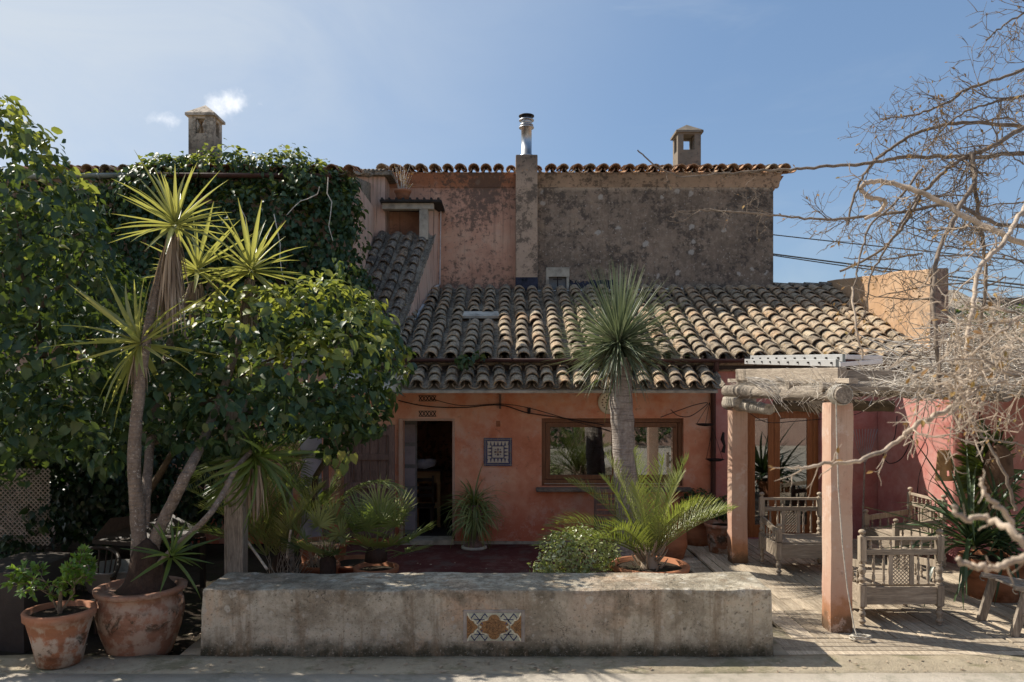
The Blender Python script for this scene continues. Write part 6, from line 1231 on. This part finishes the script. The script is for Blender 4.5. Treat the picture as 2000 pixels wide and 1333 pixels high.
for k in range(150):
    a = random.uniform(0, 6.28); rr = random.uniform(.12, .26); q = c+Vector((rr*math.cos(a)*.8, .12+random.uniform(0, .25), rr*math.sin(a)*2.0)); ms.append(frames([q], [(math.cos(a), random.uniform(-.5, .1), math.sin(a)*1.1)], [(random.gauss(0, .4), -1, .3)], np.full((1, 3), random.uniform(.7, 1.1)))[0])
pieces('leaf', T, ms, 'hedge_leaf', tsp, 150)
# pot on the little canopy, dry plant
t = thing('potted_plant', 'small clay pot with dry flowering twigs standing on the stair canopy', 'potted plant', P(786, 394, 16.3)); c = Vector((PX(786, 16.3), 16.35, PZ(393, 16.3))); pot(t, c, .17, .24, 'pot_rim', .68, .2); b = MB(); ms = []
for k in range(26):
    p = c+Vector((random.gauss(0, .05), random.gauss(0, .05), .2)); q = p+Vector((random.gauss(.03, .10), random.gauss(0, .08), random.uniform(.15, .6))); b.tube([p, q], [.005, .003], 4, False)
    for m_ in range(3): ms.append(frames([p.lerp(q, random.uniform(.5, 1))], [(random.gauss(0, 1), -.3, random.gauss(0, 1))], [(0, -1, .3)], np.full((1, 3), random.uniform(.03, .06)))[0])
b.build('dry_stems', 'twig_pale', t); o = bpy.data.objects.new('dry_flowers', inst_mesh('dry_flowers', *OVAL, ms, 'brown_leaf')); COL.objects.link(o); adopt(o, t); o['kind'] = 'stuff'
# ------------------------------------------------ bare thorny climber at the right, from near the lens to the pergola
bg_ = thing('bare_climber', 'bare thorny climbing shrub with arching branches filling the right side', 'shrub', (5.2, 5.5, .1))
random.seed(5); LV = []
def twig(b, p, d, L, r, dep, leaf=0.0, grav=-.02):
    r = max(r, .0024)
    n = max(3, int(L/.05)); pts = [p]; dd = d.normalized(); seg = L/n
    kids = []
    for i in range(n):
        dd = (dd+Vector((random.gauss(0, .24), random.gauss(0, .18), random.gauss(0, .24)+grav))).normalized(); pts.append(pts[-1]+dd*seg)
        if dep and random.random() < (.75 if dep > 1 else .6):
            sd = Vector((random.gauss(0, 1), random.gauss(0, .6), random.gauss(0, 1))).normalized(); kids.append((pts[-1], (dd*.7+sd*.9).normalized(), (L*(1-i/n)*.55+.05)*random.uniform(.6, 1.1)))
        if random.random() < leaf: LV.append((pts[-1], dd))
    b.tube(pts, [r*(1-.6*i/n) for i in range(n+1)], 4 if r < .006 else 6, False)
    for (q, e, l) in kids: twig(b, q, e, l, r*.62, dep-1, leaf, grav)
def branch(pts, rpx, D=None, twigs=12, tl=.35, leaf=.05, dep=2, name='branch', mat='branch_bark', taper=.45, t_from=.0):
    c = [P(p[0], p[1], p[2] if len(p) > 2 else D) for p in pts]; out = []
    for i in range(len(c)-1):
        p0, p1, p2, p3 = c[max(i-1, 0)], c[i], c[i+1], c[min(i+2, len(c)-1)]
        for k in range(7): t = k/7; out.append(.5*((2*p1)+(p2-p0)*t+(2*p0-5*p1+4*p2-p3)*t*t+(3*p1-p0-3*p2+p3)*t**3)+Vector((random.gauss(0, .004), 0, random.gauss(0, .004))))
    out.append(c[-1]); m = len(out); Dm = sum(p.y for p in c)/len(c); r0 = rpx/F*Dm; b = MB(); b.tube(out, [r0*(1-(1-taper)*i/(m-1)) for i in range(m)], 8, True)
    for k in range(twigs):
        i = random.randint(int(m*t_from), m-2); tg = (out[i+1]-out[i]).normalized(); sd = Vector((random.gauss(0, 1), random.gauss(0, .5), random.gauss(0, 1))).normalized()
        twig(b, out[i], (tg*.8+sd).normalized(), tl*random.uniform(.35, 1.1), r0*.38*(1-(1-taper)*i/(m-1)), dep, leaf)
    b.build(name, mat if Dm < 4.9 else 'branch_dark', bg_)
# long shoots (px, py, depth); thickness in px radius
branch([(2080, 300, 5.4), (1980, 300, 5.5), (1900, 308, 5.5), (1780, 306, 5.6), (1700, 318, 5.7), (1600, 327, 5.8), (1520, 332, 5.9), (1420, 338, 6.0), (1340, 345, 6.0), (1290, 330, 6.0), (1245, 293, 6.0)], 4.5, twigs=7, tl=.16, leaf=.1, dep=1, taper=.3)
branch([(2060, 440, 5.0), (1960, 440, 5.0), (1860, 400, 5.1), (1760, 415, 5.2), (1640, 428, 5.3), (1560, 425, 5.4), (1460, 416, 5.5), (1372, 410, 5.6)], 4.2, twigs=20, tl=.30, dep=2, taper=.35)
branch([(2080, 505, 4.6), (1980, 468, 4.6), (1900, 430, 4.7), (1820, 385, 4.8), (1745, 358, 4.9), (1695, 356, 4.9), (1682, 370, 4.9), (1700, 386, 4.9), (1728, 392, 4.95), (1720, 412, 5), (1690, 428, 5)], 6.0, twigs=6, tl=.25, dep=2, taper=.55)
branch([(2080, 262, 5.6), (2000, 247, 5.6), (1880, 240, 5.6), (1800, 256, 5.7), (1740, 290, 5.7), (1692, 335, 5.8), (1668, 385, 5.8), (1655, 440, 5.8)], 4.2, twigs=14, tl=.35, dep=2)
branch([(2080, 205, 5.4), (1990, 255, 5.3), (1930, 290, 5.2), (1890, 305, 5.2), (1850, 330, 5.2), (1800, 380, 5.3), (1770, 430, 5.3), (1720, 490, 5.4), (1640, 530, 5.5)], 5.0, twigs=16, tl=.4, dep=2)
branch([(1895, 300, 5.2), (1905, 350, 5.1), (1870, 410, 5.0), (1835, 490, 4.9), (1822, 570, 4.8), (1828, 660, 4.7), (1838, 780, 4.7)], 5.0, twigs=10, tl=.35, dep=2, taper=.7)
branch([(1900, 300, 5.3), (1908, 400, 5.3), (1920, 470, 5.4), (1925, 560, 5.4), (1915, 640, 5.5), (1920, 720, 5.5)], 4.0, twigs=8, tl=.3, leaf=.25, dep=2, taper=.7)
branch([(2020, 380, 4.4), (1985, 430, 4.2), (1955, 480, 4.0), (1915, 520, 3.9), (1900, 600, 3.8), (1888, 690, 3.7), (1905, 760, 3.6), (1855, 808, 3.5)], 5.0, twigs=12, tl=.25, leaf=.06, dep=2, taper=.75)
branch([(2080, 100, 5.5), (1990, 140, 5.5), (1900, 170, 5.5), (1840, 205, 5.6), (1780, 225, 5.6), (1720, 232, 5.7)], 3.2, twigs=22, tl=.35, leaf=.12, dep=2)
branch([(2080, 170, 5.3), (1990, 190, 5.3), (1920, 205, 5.3), (1860, 235, 5.4), (1800, 300, 5.5)], 2.8, twigs=14, tl=.3, leaf=.25, dep=2)
branch([(2080, -20, 5.0), (2010, 20, 5.0), (1960, 50, 5.0), (1925, 78, 5.0)], 2.5, twigs=20, tl=.28, leaf=.02, dep=2)
branch([(1800, 330, 5.3), (1745, 400, 5.2), (1700, 440, 5.1), (1680, 500, 5.0), (1668, 560, 4.9), (1655, 610, 4.9)], 2.8, twigs=10, tl=.2, leaf=.75, dep=1)
branch([(1800, 370, 5.2), (1740, 470, 5.1), (1700, 540, 5.1), (1690, 610, 5.1), (1650, 660, 5.1)], 2.4, twigs=7, tl=.22, leaf=.45, dep=1)
branch([(1665, 560, 4.9), (1672, 640, 4.8), (1685, 700, 4.8)], 2.2, twigs=3, tl=.12, leaf=.1, dep=1, taper=.8)
branch([(1900, 760, 3.2), (1850, 800, 3.2), (1790, 830, 3.1), (1745, 868, 3.1), (1680, 900, 3.0), (1610, 906, 3.0), (1552, 915, 3.0)], 6.0, twigs=12, tl=.13, leaf=.12, dep=1, taper=.45)
branch([(1985, 1000, 5.2), (1960, 920, 5.2), (1925, 860, 5.3), (1880, 800, 5.3), (1860, 770, 5.3)], 3.5, twigs=8, tl=.18, leaf=.1, dep=1)
branch([(2060, 900, 5.0), (2000, 870, 5.0), (1940, 860, 5.0), (1850, 835, 5.0)], 2.2, twigs=10, tl=.14, leaf=.3, dep=1)
branch([(2080, 1060, 1.7), (2020, 1085, 1.7), (1960, 1105, 1.7), (1910, 1108, 1.7), (1870, 1090, 1.7)], 8.5, twigs=4, tl=.06, leaf=0, dep=0, taper=.6)
branch([(2020, 1092, 1.7), (1980, 1040, 1.7), (1930, 1015, 1.75), (1880, 1010, 1.75), (1860, 990, 1.75)], 8, twigs=4, tl=.05, leaf=0, dep=0, taper=.55)
branch([(2060, 1000, 1.8), (2000, 1060, 1.8), (1960, 1000, 1.8), (1925, 970, 1.8), (1915, 935, 1.8)], 7, twigs=4, tl=.05, leaf=0, dep=0, taper=.5)
for (D, k, x0, x1, y0, y1, s_) in ((3.1, 5, 1820, 2060, 560, 760, .24), (2.6, 3, 1900, 2080, 600, 800, .2), (5.3, 9, 1880, 2080, 180, 560, .45), (6.0, 8, 1720, 2060, 380, 620, .4)):
    for i in range(k):
        a = (random.uniform(x0, x1), random.uniform(y0, y1), D); e = (a[0]-random.uniform(60, 190), a[1]+random.uniform(-70, 90), D+random.uniform(-.2, .2)); m_ = ((a[0]+e[0])/2, (a[1]+e[1])/2+random.uniform(-30, 30), D)
        branch([a, m_, e], 3.0 if D < 4 else 1.8, twigs=7, tl=s_, leaf=.05 if D < 4 else .05, dep=2)
T_ = [frames([p], [(d+Vector([random.gauss(0, .7) for _ in range(3)]))], [(random.gauss(0, .6), -.6, .6)], np.full((1, 3), random.uniform(.022, .042)))[0] for (p, d) in LV]
pieces('leaf', OVAL, T_, 'brown_leaf', bg_, 120, [random.random() for _ in T_], 'dry_foliage')
# tangle of dead stems lying on the pergola roof
tg = thing('dead_stem_tangle', 'tangled heap of dry pale stems lying on the pergola roof at the right', 'brushwood', (6, 9.5, 2.8))
keep = lambda pos, rs: rs.rand(len(pos)) < np.clip(1.25-(pos[:, 2]-2.78)/(.10+.75*np.clip((pos[:, 0]/pos[:, 1]-.45)/.2, 0, 1)), 0, 1)
sticks(3400, (3.9, 9.0, 8.3, 11.2, 2.76, 3.7), (.2, .7), 0, 'twig_pale', tg, 'stems', .32, .9, 31, keep)
sticks(2800, (4.2, 9.5, 8.0, 11.4, 2.76, 3.9), (.2, .7), 0, 'twig_grey', tg, 'stems', .35, .9, 32, keep)
# green shrub beyond the roof at far right
gs = thing('green_shrub', 'green leafy shrub behind the stem tangle at the right edge', 'shrub', P(1920, 640, 13.6))
M_, nr, sc, pos = leaf_shell([(1890, 640, 13.6, .5, .5, .45), (1960, 640, 13.8, .7, .5, .4), (2040, 630, 13.8, .8, .5, .5), (1850, 670, 13.4, .3, .4, .3)], 3200, .075, 95, lump=.3); pieces('leaf', OVAL, M_, 'bush_leaf' if False else 'hedge_leaf', gs, 100, sc, 'foliage')
b = MB()
for px in (1880, 1950, 2030): stems(b, [P(px, 800, 13.8), P(px, 640, 13.8)], .05, .02)
b.build('stem', 'shrub_bark', gs)
# hedge behind the viewpoint, mirrored in the windows
hd = thing('garden_shrub', 'dark leafy garden shrubs mirrored in the window, standing at the pale pink wall', 'shrub', (-3, -5.8, 0))
rs = np.random.RandomState(9); n = 2600; u = unit(rs.normal(size=(n, 3))); ctr = np.array([[-3.5, -5.8, 1.5], [1.6, -5.9, 1.2], [6.0, -6, 1.8]])[rs.randint(0, 3, n)]; q = ctr+u*np.array([1.5, .9, 1.4]); pieces('leaf', HEART, frames(q, unit(rs.normal(size=(n, 3))-[0, 0, .6]), u, rs.uniform(.12, .22, n)), 'ivy_leaf', hd, 0, None, 'foliage')

# fallen leaves, here and there on the floor, the bench and the deck
rs = np.random.RandomState(77); q = []; 
for (n, x0, x1, y0, y1, z) in ((170, -2.8, 2.8, 8.4, 13.0, .006), (34, BX0+.2, BX1-.2, 7.5, 8.0, PZ(1152, 7.40)+.012), (60, 3.2, 6.5, 8.2, 12.5, .108), (200, -5.5, 5.5, 6.95, 7.39, .112), (60, -4.8, -2.9, 7.5, 8.6, .02)):
    for k in range(n): q.append((rs.uniform(x0, x1), y1-(y1-y0)*rs.rand()**.7, z))
d = rs.normal(size=(len(q), 3)); d[:, 2] = 0; up = rs.normal(size=(len(q), 3))*.35; up[:, 2] = 1
o = bpy.data.objects.new('fallen_leaves', inst_mesh('fallen_leaves', *OVAL, frames(np.array(q), d, up, rs.uniform(.02, .06, len(q))), 'dead_leaf')); COL.objects.link(o); o['kind'] = 'stuff'; o['label'] = 'dry fallen leaves scattered over floor, bench and deck'
